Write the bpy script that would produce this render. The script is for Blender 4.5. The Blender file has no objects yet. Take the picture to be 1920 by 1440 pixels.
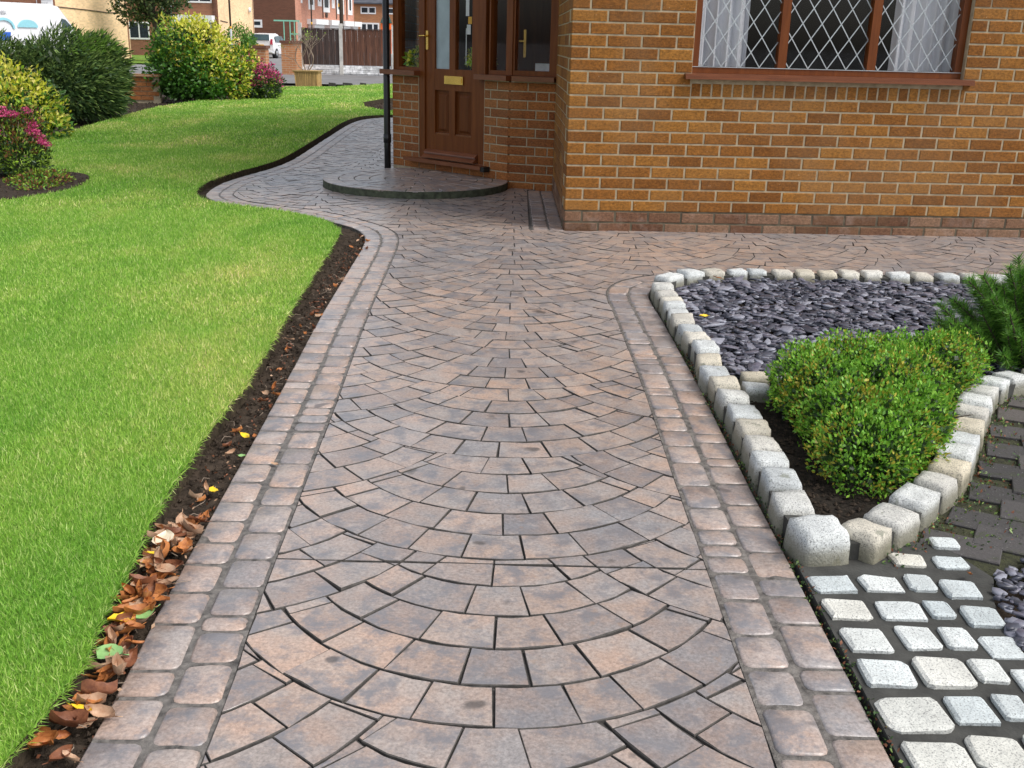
import bpy, bmesh, math, random
import numpy as np
from mathutils import Matrix, Vector, noise as mnoise

# ------------------------------------------------------------------ camera, world, sun
S = bpy.context.scene
COL = S.collection
PITCH, ROLL, CAMH = 0.3176, 0.0254, 1.197
cam_d = bpy.data.cameras.new('camera'); cam = bpy.data.objects.new('camera', cam_d); COL.objects.link(cam)
cp, sp, cr, sr = math.cos(PITCH), math.sin(PITCH), math.cos(ROLL), math.sin(ROLL)
Rv, Uv, Fv = Vector((1, 0, 0)), Vector((0, sp, cp)), Vector((0, cp, -sp))
rx, up = Rv * cr + Uv * sr, Uv * cr - Rv * sr
m = Matrix.Identity(4)
for i in range(3):
    m[i][0] = rx[i]; m[i][1] = up[i]; m[i][2] = -Fv[i]
m.translation = (0, 0, CAMH)
cam.matrix_world = m
cam_d.sensor_width = 36; cam_d.lens = 36 * 1950 / 1920; cam_d.clip_end = 3000; cam_d.clip_start = .05
S.camera = cam

SUN_DIR = Vector((0.62, -0.30, 0.95)).normalized()
elev = math.asin(SUN_DIR.z); azim = math.atan2(SUN_DIR.x, SUN_DIR.y)
W = bpy.data.worlds.new('World'); S.world = W; W.use_nodes = True
nt = W.node_tree; nt.nodes.clear()
sky = nt.nodes.new('ShaderNodeTexSky'); sky.sky_type = 'NISHITA'; sky.sun_disc = False
sky.sun_elevation = elev; sky.sun_rotation = azim; sky.dust_density = 3.0; sky.air_density = 1.0; sky.ozone_density = 1.0
hs = nt.nodes.new('ShaderNodeHueSaturation'); hs.inputs['Saturation'].default_value = 0.38
bg = nt.nodes.new('ShaderNodeBackground'); bg.inputs[1].default_value = 0.15
wo = nt.nodes.new('ShaderNodeOutputWorld')
nt.links.new(sky.outputs[0], hs.inputs['Color']); nt.links.new(hs.outputs[0], bg.inputs[0]); nt.links.new(bg.outputs[0], wo.inputs[0])
sd_ = bpy.data.lights.new('sun', 'SUN'); sd_.energy = 1.6; sd_.angle = math.radians(24); sd_.color = (1, .97, .91)
sun = bpy.data.objects.new('sun', sd_); COL.objects.link(sun)
sun.rotation_euler = SUN_DIR.to_track_quat('Z', 'Y').to_euler()
S.view_settings.view_transform = 'Standard'; S.view_settings.look = 'None'
S.view_settings.gamma = 1; S.view_settings.use_curve_mapping = False
S.view_settings.exposure = 0.55

rnd = random.Random(7)
NP = np.random.default_rng(5)

# ------------------------------------------------------------------ materials
class NB:
    def __init__(s, name):
        s.m = bpy.data.materials.new(name); s.m.use_nodes = True; s.t = s.m.node_tree
        s.b = s.t.nodes['Principled BSDF']; s.out = s.t.nodes['Material Output']
        s.geo = None
    def n(s, typ, **kw):
        x = s.t.nodes.new(typ)
        for k, v in kw.items(): setattr(x, k, v)
        return x
    def l(s, a, b): s.t.links.new(a, b)
    def pos(s, sc=(1, 1, 1)):
        if s.geo is None: s.geo = s.n('ShaderNodeNewGeometry')
        if sc == (1, 1, 1): return s.geo.outputs['Position']
        v = s.n('ShaderNodeVectorMath', operation='MULTIPLY'); v.inputs[1].default_value = sc
        s.l(s.geo.outputs['Position'], v.inputs[0]); return v.outputs[0]
    def noise(s, scale, detail=4, rough=.55, sc=(1, 1, 1)):
        x = s.n('ShaderNodeTexNoise'); x.inputs['Scale'].default_value = scale; x.inputs['Detail'].default_value = detail
        x.inputs['Roughness'].default_value = rough; s.l(s.pos(sc), x.inputs['Vector']); return x.outputs['Fac']
    def ramp(s, fac, stops):
        r = s.n('ShaderNodeValToRGB'); e = r.color_ramp.elements
        while len(e) < len(stops): e.new(.5)
        for i, (p, c) in enumerate(stops):
            e[i].position = p; e[i].color = (*(c if hasattr(c, '__len__') else (c, c, c)), 1)
        s.l(fac, r.inputs[0]); return r.outputs[0]
    def mix(s, fac, a, b, mode='MIX'):
        x = s.n('ShaderNodeMix', data_type='RGBA', blend_type=mode)
        for sock, v in ((x.inputs['Factor'], fac), (x.inputs['A'], a), (x.inputs['B'], b)):
            if isinstance(v, (int, float)): sock.default_value = v
            elif isinstance(v, tuple): sock.default_value = (*v, 1)
            else: s.l(v, sock)
        return x.outputs['Result']
    def rand(s):
        if s.geo is None: s.geo = s.n('ShaderNodeNewGeometry')
        oi = s.n('ShaderNodeObjectInfo')
        a = s.n('ShaderNodeMath', operation='ADD'); s.l(oi.outputs['Random'], a.inputs[0]); s.l(s.geo.outputs['Random Per Island'], a.inputs[1])
        f = s.n('ShaderNodeMath', operation='FRACT'); s.l(a.outputs[0], f.inputs[0]); return f.outputs[0]
    def bump(s, fac, strength, dist, prev=None):
        b = s.n('ShaderNodeBump'); b.inputs['Strength'].default_value = strength; b.inputs['Distance'].default_value = dist
        s.l(fac, b.inputs['Height'])
        if prev is not None: s.l(prev, b.inputs['Normal'])
        return b.outputs[0]
    def done(s, col, rough=.8, normal=None, spec=.5):
        if isinstance(col, tuple): s.b.inputs['Base Color'].default_value = (*col, 1)
        else: s.l(col, s.b.inputs['Base Color'])
        if isinstance(rough, (int, float)): s.b.inputs['Roughness'].default_value = rough
        else: s.l(rough, s.b.inputs['Roughness'])
        s.b.inputs['Specular IOR Level'].default_value = spec
        if normal is not None: s.l(normal, s.b.inputs['Normal'])
        return s.m

def simple(name, c, rough=.7, vary=.25, scale=8., bump=0., bscale=60., bd=.003, rvary=.0, sc=(1, 1, 1), spec=.5):
    b = NB(name)
    lo = tuple(x * (1 - vary) for x in c); hi = tuple(min(1, x * (1 + vary)) for x in c)
    col = b.ramp(b.noise(scale, 5, sc=sc), [(.3, lo), (.7, hi)])
    if rvary:
        col = b.mix(1., col, b.ramp(b.rand(), [(0, 1 - rvary), (1, 1 + rvary)]), 'MULTIPLY')
    nr = b.bump(b.noise(bscale, 4, sc=sc), bump, bd) if bump else None
    return b.done(col, rough, nr, spec)

def paving_mat(name, warm, grey, dark, rough=.42, bumps=.5):
    b = NB(name)
    rv = b.rand()
    sh = b.n('ShaderNodeVectorMath', operation='SCALE'); sh.inputs[0].default_value = (7.3, 5.1, 3.7); b.l(rv, sh.inputs['Scale'])
    ad = b.n('ShaderNodeVectorMath', operation='ADD'); b.l(b.pos(), ad.inputs[0]); b.l(sh.outputs[0], ad.inputs[1]); own = ad.outputs[0]   # every stone has its own patina
    def on(scale, detail=5, rgh=.6):
        x = b.n('ShaderNodeTexNoise'); x.inputs['Scale'].default_value = scale; x.inputs['Detail'].default_value = detail; x.inputs['Roughness'].default_value = rgh
        b.l(own, x.inputs['Vector']); return x.outputs['Fac']
    base = b.ramp(on(7, 5), [(.38, warm), (.62, grey)])
    base = b.mix(1., base, b.ramp(b.noise(.6, 2), [(.4, (1.10, 1.0, .92)), (.62, (.86, .91, .97))]), 'MULTIPLY')
    base = b.mix(1., base, b.ramp(rv, [(0, (.74, .76, .80)), (.45, (1., .98, .96)), (1, (1.14, 1.09, 1.05))]), 'MULTIPLY')
    base = b.mix(.9, base, b.ramp(b.noise(120, 5, .75), [(.3, .55), (.7, 1.38)]), 'MULTIPLY')
    base = b.mix(b.ramp(on(12, 6, .7), [(.48, 0.), (.62, .85)]), base, (.160, .160, .175))
    base = b.mix(b.ramp(on(19, 6, .7), [(.56, 0.), (.72, .6)]), base, (.47, .40, .36))
    base = b.mix(b.ramp(on(26, 5, .7), [(.60, 0.), (.72, .4)]), base, (.31, .20, .135))
    base = b.mix(b.ramp(on(10, 2, .4), [(.70, 0.), (.75, .8)]), base, dark)
    rg = b.ramp(on(14, 4), [(.3, rough - .07), (.7, rough + .20)])
    nr = b.bump(b.noise(260, 3, .6), bumps * .5, .0012)
    nr = b.bump(b.noise(45, 5, .65), bumps * 1.1, .004, nr)
    nr = b.bump(on(9, 4, .55), bumps, .012, nr)
    b.b.inputs['Coat Weight'].default_value = .30; b.b.inputs['Coat Roughness'].default_value = .26   # worn sealer
    return b.done(base, rg, nr, .6)

MAT = {}
MAT['paving'] = paving_mat('stamped_concrete', (.36, .285, .245), (.30, .282, .275), (.075, .068, .065), .33)
MAT['border'] = paving_mat('border_concrete', (.355, .280, .242), (.32, .30, .295), (.11, .10, .10), .33, .5)
MAT['joint'] = simple('fan_joint', (.075, .068, .062), .9, .4, 40, .5, 150, .004)
MAT['bjoint'] = simple('border_joint', (.12, .11, .10), .6, .65, 45, .8, 120, .005)
MAT['stepside'] = simple('step_edge', (.055, .065, .04), .85, .6, 22, .6, 60, .004)
MAT['soil'] = simple('soil', (.045, .033, .024), .95, .6, 30, .8, 140, .008, spec=.2)
MAT['soil_cut'] = simple('soil_cut', (.05, .038, .024), .95, .6, 26, .8, 90, .01, spec=.2)
MAT['mulch'] = simple('mulch', (.022, .017, .013), .95, .7, 50, .9, 160, .01, spec=.2)
MAT['asphalt'] = simple('asphalt', (.20, .20, .205), .8, .15, 3, .3, 90, .004)
MAT['pavement'] = simple('pavement', (.17, .165, .165), .85, .2, 1.5, .3, 60, .004)
MAT['mortarbed'] = simple('mortar_bed', (.042, .042, .038), .9, .4, 14, .5, 110, .004)
MAT['moss'] = simple('moss', (.030, .032, .012), .95, .6, 60, .9, 200, .006)

def brick_mat(name, c1, c2, c3, vary=.22):
    b = NB(name)
    r = b.rand()
    col = b.ramp(r, [(0, c1), (.5, c2), (1, c3)])
    col = b.mix(1., col, b.ramp(b.noise(55, 5, .7, sc=(1, 1, 1.6)), [(.3, .45), (.52, 1.0), (.72, 1.55)]), 'MULTIPLY')
    col = b.mix(b.ramp(b.noise(150, 2, .6), [(.64, 0.), (.70, .7)]), col, (.10, .04, .015))
    col = b.mix(b.ramp(b.noise(2.2, 3), [(.45, 0.), (.7, .25)]), col, (.30, .19, .10))
    if name == 'stained_brick': col = b.mix(b.ramp(b.noise(6, 5, .7), [(.52, 0.), (.70, .32)]), col, (.44, .34, .29))
    else: col = b.mix(b.ramp(b.noise(75, 2, .5), [(.74, 0.), (.78, .7)]), col, (.62, .50, .36))
    nr = b.bump(b.noise(130, 4, .7), .9, .005)
    return b.done(col, .88, nr, .3)
MAT['brick'] = brick_mat('amber_brick', (.185, .068, .013), (.26, .102, .019), (.33, .145, .028))
MAT['pbrick'] = brick_mat('porch_brick', (.23, .072, .022), (.31, .105, .030), (.37, .135, .037))
MAT['dbrick'] = brick_mat('stained_brick', (.12, .055, .03), (.19, .095, .055), (.26, .155, .10))
MAT['mortar'] = simple('mortar', (.40, .33, .225), .95, .25, 20, .5, 200, .003, spec=.2)
MAT['dmortar'] = simple('stained_mortar', (.12, .10, .07), .95, .5, 14, .5, 200, .003, spec=.2)

b = NB('brown_timber')
g = b.noise(3.5, 5, .6, sc=(9, 9, .8))
col = b.ramp(g, [(.3, (.115, .030, .006)), (.7, (.19, .055, .012))])
MAT['wood'] = b.done(col, .42, b.bump(b.noise(9, 4, sc=(9, 9, .8)), .12, .003), .25)
b = NB('sill_timber')
g = b.noise(3.5, 5, .6, sc=(1.5, 1.5, 9))
col = b.ramp(g, [(.3, (.14, .042, .015)), (.7, (.22, .070, .026))])
MAT['sill'] = b.done(col, .33, None, .5)
b = NB('dark_panel'); MAT['woodpanel'] = b.done(b.ramp(b.noise(4, 5, sc=(8, 8, .8)), [(.3, (.10, .028, .006)), (.7, (.155, .046, .011))]), .5, None, .2)
MAT['black'] = simple('black_plastic', (.010, .011, .012), .35, .1)
MAT['brass'] = simple('brass', (.75, .50, .14), .25, .1); MAT['brass'].node_tree.nodes['Principled BSDF'].inputs['Metallic'].default_value = 1
MAT['lead'] = simple('lead_strip', (.42, .46, .48), .5, .1)
MAT['white'] = simple('white_paint', (.80, .80, .80), .45, .04)
MAT['curtain'] = simple('curtain', (.70, .72, .76), .9, .1, 3)
MAT['room'] = simple('dark_room', (.018, .015, .013), .9, .3, 2)
MAT['paper'] = simple('paper', (.7, .72, .74), .8, .1)
MAT['yellow'] = simple('yellow_label', (.75, .40, .03), .6, .1)
MAT['greenmetal'] = simple('green_metal', (.22, .55, .40), .5, .1)
MAT['concrete_post'] = simple('concrete_post', (.55, .53, .49), .85, .2, 6, .4, 40)
MAT['roof'] = simple('roof_tile', (.07, .075, .09), .8, .25, 2)
MAT['rock'] = simple('rock_face', (.75, .75, .75), .9, .35, 9, .6, 30, .01, .25)
MAT['slat1'] = simple('dark_fence_timber', (.060, .040, .034), .85, .4, 3, sc=(12, 12, 1), rvary=.15)
MAT['slat2'] = simple('brown_fence_timber', (.115, .050, .030), .85, .4, 3, sc=(12, 12, 1), rvary=.15)
MAT['pot'] = simple('planter_timber', (.50, .33, .12), .7, .25, 3, sc=(14, 14, 1), rvary=.2)
MAT['twig'] = simple('bare_twig', (.26, .20, .15), .8, .3, 20)
MAT['trunk'] = simple('bark', (.055, .042, .03), .9, .4, 10, .5, 30, .02)
MAT['blue'] = simple('blue_print', (.02, .12, .55), .4, .05)
MAT['cyan'] = simple('pale_blue_print', (.28, .60, .68), .4, .05)
MAT['greyprint'] = simple('grey_print', (.35, .36, .38), .5, .05)
MAT['rubber'] = simple('rubber', (.012, .012, .013), .8, .2)
MAT['red'] = simple('red_lamp', (.45, .03, .06), .3, .05)
MAT['carpaint'] = simple('white_car_paint', (.80, .80, .82), .25, .02)
MAT['orange'] = simple('orange_panel', (.80, .14, .02), .6, .05)
MAT['darkgreen'] = simple('dark_green_cover', (.02, .06, .05), .7, .1)
MAT['lampgrey'] = simple('grey_pole', (.40, .42, .44), .6, .1)
MAT['poledark'] = simple('dark_pole', (.07, .05, .035), .8, .2)
def farbrick(name, c, mort):
    b = NB(name)
    br = b.n('ShaderNodeTexBrick'); br.inputs['Scale'].default_value = 1.
    br.inputs['Brick Width'].default_value = .225; br.inputs['Row Height'].default_value = .075; br.inputs['Mortar Size'].default_value = .006
    br.inputs['Color1'].default_value = (*[x * .85 for x in c], 1); br.inputs['Color2'].default_value = (*[x * 1.12 for x in c], 1); br.inputs['Mortar'].default_value = (*mort, 1)
    sx = b.n('ShaderNodeSeparateXYZ'); b.l(b.pos(), sx.inputs[0])
    ad = b.n('ShaderNodeMath', operation='ADD'); b.l(sx.outputs[0], ad.inputs[0]); b.l(sx.outputs[1], ad.inputs[1])
    cx = b.n('ShaderNodeCombineXYZ'); b.l(ad.outputs[0], cx.inputs[0]); b.l(sx.outputs[2], cx.inputs[1]); b.l(cx.outputs[0], br.inputs['Vector'])
    col = b.mix(1., br.outputs['Color'], b.ramp(b.noise(.5, 4), [(.3, .88), (.7, 1.1)]), 'MULTIPLY')
    return b.done(col, .9)
MAT['cream'] = farbrick('sunlit_cream_brick', (.86, .60, .34), (.82, .62, .42))  # cream brick, strong sun on the gables put into its bright colour
MAT['fbrown'] = farbrick('brown_house_brick', (.25, .105, .055), (.28, .17, .11))
MAT['fdark'] = farbrick('dark_house_brick', (.15, .060, .035), (.16, .09, .06))
MAT['fpink'] = farbrick('pink_terrace_brick', (.52, .23, .15), (.5, .33, .26))
MAT['forange'] = farbrick('orange_house_brick', (.42, .18, .08), (.40, .25, .15))
MAT['upper'] = farbrick('amber_upper_brick', (.46, .19, .045), (.48, .40, .30))
MAT['gwall'] = farbrick('garden_wall_brick', (.45, .19, .08), (.45, .36, .25))

def glass(name, tint=.93, refl=.9):
    b = NB(name)
    fr = b.n('ShaderNodeFresnel'); fr.inputs['IOR'].default_value = 1.5
    tr = b.n('ShaderNodeBsdfTransparent'); tr.inputs[0].default_value = (tint, tint, tint, 1)
    gl = b.n('ShaderNodeBsdfGlossy'); gl.inputs['Roughness'].default_value = .03; gl.inputs[0].default_value = (refl, refl, refl, 1)
    mx = b.n('ShaderNodeMixShader'); g_ = b.n('ShaderNodeNewGeometry'); iv = b.n('ShaderNodeMath', operation='SUBTRACT'); iv.inputs[0].default_value = 1.; b.l(g_.outputs['Backfacing'], iv.inputs[1]); ml = b.n('ShaderNodeMath', operation='MULTIPLY'); b.l(fr.outputs[0], ml.inputs[0]); b.l(iv.outputs[0], ml.inputs[1]); b.l(ml.outputs[0], mx.inputs[0]); b.l(tr.outputs[0], mx.inputs[1]); b.l(gl.outputs[0], mx.inputs[2]); b.l(mx.outputs[0], b.out.inputs[0])
    return b.m
MAT['glass'] = glass('window_glass', .95, .8)
MAT['farglass'] = simple('far_window_glass', (.03, .04, .05), .15, .3)
MAT['frost'] = simple('frosted_glass', (.33, .40, .44), .2, .25, 3)

def leafmat(name, c, vary=.35, trans=.3, rough=.45, hue=None):
    b = NB(name)
    r = b.rand()
    lo = tuple(x * (1 - vary) for x in c); hi = tuple(min(1, x * (1 + vary)) for x in c)
    if hue is not None: hi = hue
    col = b.ramp(r, [(0, lo), (.5, c), (1, hi)])
    b.done(col, rough, None, .4)
    tl = b.n('ShaderNodeBsdfTranslucent'); b.l(col, tl.inputs[0])
    mx = b.n('ShaderNodeMixShader'); mx.inputs[0].default_value = trans
    b.l(b.b.outputs[0], mx.inputs[1]); b.l(tl.outputs[0], mx.inputs[2]); b.l(mx.outputs[0], b.out.inputs[0])
    return b.m
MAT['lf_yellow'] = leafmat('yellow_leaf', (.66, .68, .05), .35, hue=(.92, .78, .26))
MAT['lf_green'] = leafmat('green_leaf', (.06, .17, .02), .5)
MAT['lf_lime'] = leafmat('lime_leaf', (.26, .42, .04), .4)
MAT['lf_jun'] = leafmat('juniper_spray', (.21, .31, .085), .5)
MAT['lf_jun2'] = leafmat('juniper_spray_dark', (.05, .10, .03), .5)
MAT['lf_juntip'] = leafmat('juniper_tip', (.20, .36, .06), .3)
MAT['lf_pink'] = leafmat('pink_flower', (.62, .06, .22), .35, hue=(.80, .20, .34))
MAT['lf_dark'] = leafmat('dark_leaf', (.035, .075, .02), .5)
MAT['lf_red'] = leafmat('reddish_leaf', (.22, .09, .035), .5)
MAT['lf_box'] = leafmat('box_leaf', (.17, .42, .035), .5, hue=(.34, .58, .07))
MAT['lf_boxy'] = leafmat('box_leaf_yellow', (.38, .34, .04), .4)
MAT['lf_pine'] = leafmat('pine_needle', (.10, .27, .035), .45, hue=(.22, .42, .05))
MAT['lf_tree'] = leafmat('tree_leaf', (.05, .085, .02), .5, hue=(.20, .25, .09))
MAT['lf_shrub'] = leafmat('shrub_leaf', (.12, .28, .03), .4)

def grass_mat(name, trans):
    b = NB(name)
    n1 = b.noise(1.15, 4, .6, sc=(1, .6, 1))
    c1 = b.ramp(n1, [(.30, (.23, .49, .060)), (.5, (.34, .58, .085)), (.68, (.54, .66, .15))])
    r = b.rand()
    c2 = b.mix(1., c1, b.ramp(r, [(0, (.50, .60, .6)), (.5, (1., 1., 1.)), (.78, (1.25, 1.15, 1.3)), (.88, (1.9, 1.3, 2.8)), (1, (2.4, 1.5, 4.5))]), 'MULTIPLY')
    b.done(c2, .5, None, .3)
    tl = b.n('ShaderNodeBsdfTranslucent'); b.l(c2, tl.inputs[0])
    mx = b.n('ShaderNodeMixShader'); mx.inputs[0].default_value = trans
    b.l(b.b.outputs[0], mx.inputs[1]); b.l(tl.outputs[0], mx.inputs[2]); b.l(mx.outputs[0], b.out.inputs[0])
    return b.m
MAT['grass'] = grass_mat('grass_blade', .45)
b = NB('turf')
n1 = b.noise(1.15, 4, .6, sc=(1, .6, 1))
c1 = b.ramp(n1, [(.30, (.085, .20, .02)), (.5, (.14, .25, .03)), (.68, (.22, .29, .06))])
c1 = b.mix(1., c1, b.ramp(b.noise(60, 4, .7), [(.3, .55), (.7, 1.3)]), 'MULTIPLY')
MAT['turf'] = b.done(c1, .9, b.bump(b.noise(90, 4), .6, .01), .2)

b = NB('granite')
r = b.rand()
gc = b.ramp(r, [(0, (.48, .51, .52)), (.35, (.62, .64, .63)), (.6, (.55, .53, .48)), (.8, (.57, .51, .39)), (1, (.70, .70, .67))])
gc = b.mix(1., gc, b.ramp(b.noise(9, 4, .6), [(.3, .75), (.7, 1.15)]), 'MULTIPLY')
gc = b.mix(b.ramp(b.noise(260, 3, .75), [(.53, 0.), (.60, .8)]), gc, (.10, .10, .10))
gc = b.mix(b.ramp(b.noise(16, 4, .6), [(.62, 0.), (.68, .7)]), gc, (.16, .17, .13))
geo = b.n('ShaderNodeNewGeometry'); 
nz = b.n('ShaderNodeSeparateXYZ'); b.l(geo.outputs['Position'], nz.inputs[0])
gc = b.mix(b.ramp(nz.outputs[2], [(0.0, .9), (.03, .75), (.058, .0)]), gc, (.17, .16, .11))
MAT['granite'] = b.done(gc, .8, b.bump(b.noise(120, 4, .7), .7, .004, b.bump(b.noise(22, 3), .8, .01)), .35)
b = NB('granite_flat')
gc = b.ramp(b.rand(), [(0, (.47, .52, .53)), (.4, (.62, .65, .64)), (.7, (.56, .54, .47)), (1, (.68, .69, .66))])
gc = b.mix(1., gc, b.ramp(b.noise(9, 4, .6), [(.3, .8), (.7, 1.12)]), 'MULTIPLY')
gc = b.mix(b.ramp(b.noise(260, 3, .75), [(.54, 0.), (.61, .75)]), gc, (.12, .12, .12))
MAT['cobble'] = b.done(gc, .75, b.bump(b.noise(120, 4, .7), .7, .004, b.bump(b.noise(24, 3), .8, .008)), .35)
b = NB('slate')
sc_ = b.ramp(b.rand(), [(0, (.035, .037, .052)), (.4, (.075, .08, .105)), (.7, (.12, .115, .15)), (1, (.28, .29, .34))])
sc_ = b.mix(1., sc_, b.ramp(b.noise(60, 3), [(.3, .8), (.7, 1.2)]), 'MULTIPLY')
MAT['slate'] = b.done(sc_, .40, b.bump(b.noise(80, 4), .3, .001), .5)
b = NB('old_blocks')
gc = b.ramp(b.rand(), [(0, (.040, .038, .038)), (.6, (.062, .058, .058)), (1, (.085, .075, .07))])
gc = b.mix(b.ramp(b.noise(20, 5, .7), [(.55, 0.), (.68, .7)]), gc, (.035, .045, .015))
gc = b.mix(b.ramp(b.noise(160, 2, .5), [(.70, 0.), (.74, .6)]), gc, (.4, .4, .4))
MAT['block'] = b.done(gc, .75, b.bump(b.noise(90, 4, .7), .7, .005), .4)
def deadleaf(name, c, c2):
    b = NB(name)
    col = b.ramp(b.noise(45, 5, .7), [(.3, c), (.68, c2)])
    return b.done(col, .55, b.bump(b.noise(150, 3), .5, .002), .4)
MAT['dl_orange'] = deadleaf('orange_dead_leaf', (.55, .22, .06), (.24, .075, .025))
MAT['dl_brown'] = deadleaf('brown_dead_leaf', (.26, .10, .045), (.12, .04, .02))
MAT['dl_tan'] = deadleaf('tan_dead_leaf', (.52, .36, .24), (.36, .20, .12))
MAT['dl_yellow'] = deadleaf('yellow_dead_leaf', (.85, .62, .03), (.78, .48, .02))
MAT['dl_cream'] = deadleaf('cream_dead_leaf', (.80, .72, .55), (.62, .50, .34))
MAT['dl_green'] = deadleaf('green_fallen_leaf', (.28, .46, .18), (.20, .38, .12))
MAT['glass_rear'] = simple('car_glass', (.04, .07, .08), .08, .2)

# ------------------------------------------------------------------ object helpers
WM = {}
def link(o, parent=None, world=None):
    COL.objects.link(o)
    w = world if world is not None else Matrix.Identity(4)
    if parent is not None:
        o.parent = parent; o.matrix_parent_inverse = WM[parent.name].inverted()
    o.matrix_basis = w
    WM[o.name] = w
    return o
def tag(o, label=None, cat=None, group=None, kind=None):
    if label: o['label'] = label
    if cat: o['category'] = cat
    if group: o['group'] = group
    if kind: o['kind'] = kind
    return o
def thing(name, loc, label, cat, group=None, parent=None):
    o = bpy.data.objects.new(name, None); o.empty_display_size = .1
    link(o, parent, Matrix.Translation(loc)); return tag(o, label, cat, group)
class MB:
    def __init__(s): s.v = []; s.f = []; s.mi = []; s.sm = []
    def add(s, vs, fs, mi=0, smooth=False):
        k = len(s.v); s.v += [tuple(v) for v in vs]
        for f in fs: s.f.append([k + i for i in f]); s.mi.append(mi); s.sm.append(smooth)
        return s
    def hexa(s, c8, mi=0):  # c8: bottom ring of 4, top ring of 4
        return s.add(c8, [(3, 2, 1, 0), (4, 5, 6, 7), (0, 1, 5, 4), (1, 2, 6, 5), (2, 3, 7, 6), (3, 0, 4, 7)], mi)
    def box(s, x0, x1, y0, y1, z0, z1, mi=0):
        return s.hexa([(x0, y0, z0), (x1, y0, z0), (x1, y1, z0), (x0, y1, z0), (x0, y0, z1), (x1, y0, z1), (x1, y1, z1), (x0, y1, z1)], mi)
    def lbox(s, Fr, u0, u1, z0, z1, d0, d1, mi=0):
        P = lambda u, z, d: Fr.p(u, z, d)
        return s.hexa([P(u0, z0, d1), P(u1, z0, d1), P(u1, z0, d0), P(u0, z0, d0), P(u0, z1, d1), P(u1, z1, d1), P(u1, z1, d0), P(u0, z1, d0)], mi)
    def tube(s, pts, radii, n=8, mi=0, cap=True):
        pts = [Vector(p) for p in pts]
        if not hasattr(radii, '__len__'): radii = [radii] * len(pts)
        rings = []
        ref = Vector((.12, .31, .94)).normalized()
        for i, p in enumerate(pts):
            t = (pts[min(i + 1, len(pts) - 1)] - pts[max(i - 1, 0)]).normalized()
            a = t.cross(ref)
            if a.length < .1: a = t.cross(Vector((1, 0, 0)))
            a.normalize(); bb = t.cross(a)
            rings.append([p + (a * math.cos(2 * math.pi * k / n) + bb * math.sin(2 * math.pi * k / n)) * radii[i] for k in range(n)])
        vs = [v for r in rings for v in r]; fs = []
        for i in range(len(pts) - 1):
            for k in range(n):
                k2 = (k + 1) % n; fs.append((i * n + k, i * n + k2, (i + 1) * n + k2, (i + 1) * n + k))
        if cap: fs.append(tuple(range(n))[::-1]); fs.append(tuple((len(pts) - 1) * n + k for k in range(n)))
        return s.add(vs, fs, mi, True)
    def mesh(s, name, mats):
        me = bpy.data.meshes.new(name); me.from_pydata(s.v, [], s.f)
        for mt in (mats if isinstance(mats, (list, tuple)) else [mats]): me.materials.append(mt)
        me.polygons.foreach_set('material_index', s.mi); me.polygons.foreach_set('use_smooth', s.sm)
        bm = bmesh.new(); bm.from_mesh(me); bmesh.ops.recalc_face_normals(bm, faces=bm.faces); bm.to_mesh(me); bm.free()
        return me
    def build(s, name, mats, parent=None, **kw):
        o = bpy.data.objects.new(name, s.mesh(name, mats)); link(o, parent); return tag(o, **kw)
class Frame:  # a wall line seen from outside: a = left end, b = right end
    def __init__(s, a, b):
        s.a = Vector((a[0], a[1])); s.L = (Vector(b[:2]) - s.a).length; s.d = (Vector(b[:2]) - s.a) / s.L; s.n = Vector((s.d.y, -s.d.x))
    def p(s, u, z, d=0):
        q = s.a + s.d * u + s.n * d; return Vector((q.x, q.y, z))
    def mat(s, u, z, d=0):
        M_ = Matrix.Identity(4); q = s.p(u, z, d)
        for i in range(3): M_[i][3] = q[i]
        M_[0][0], M_[1][0] = s.d.x, s.d.y; M_[0][1], M_[1][1] = -s.n.x, -s.n.y; M_[2][2] = 1; M_[0][2] = M_[1][2] = 0
        return M_
def npmesh(name, verts, faces, mats, midx=None, parent=None, smooth=False, nside=None, **kw):
    me = bpy.data.meshes.new(name); nv, nf = len(verts), len(faces); k = faces.shape[1]
    me.vertices.add(nv); me.vertices.foreach_set('co', verts.astype(np.float32).ravel())
    me.loops.add(nf * k); me.loops.foreach_set('vertex_index', faces.astype(np.int32).ravel())
    me.polygons.add(nf); me.polygons.foreach_set('loop_start', np.arange(0, nf * k, k, dtype=np.int32))
    for mt in mats: me.materials.append(mt)
    if midx is not None: me.polygons.foreach_set('material_index', midx.astype(np.int32))
    if smooth: me.polygons.foreach_set('use_smooth', np.ones(nf, dtype=bool))
    me.update(calc_edges=True); me.validate()
    o = bpy.data.objects.new(name, me); link(o, parent); return tag(o, **kw)

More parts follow.
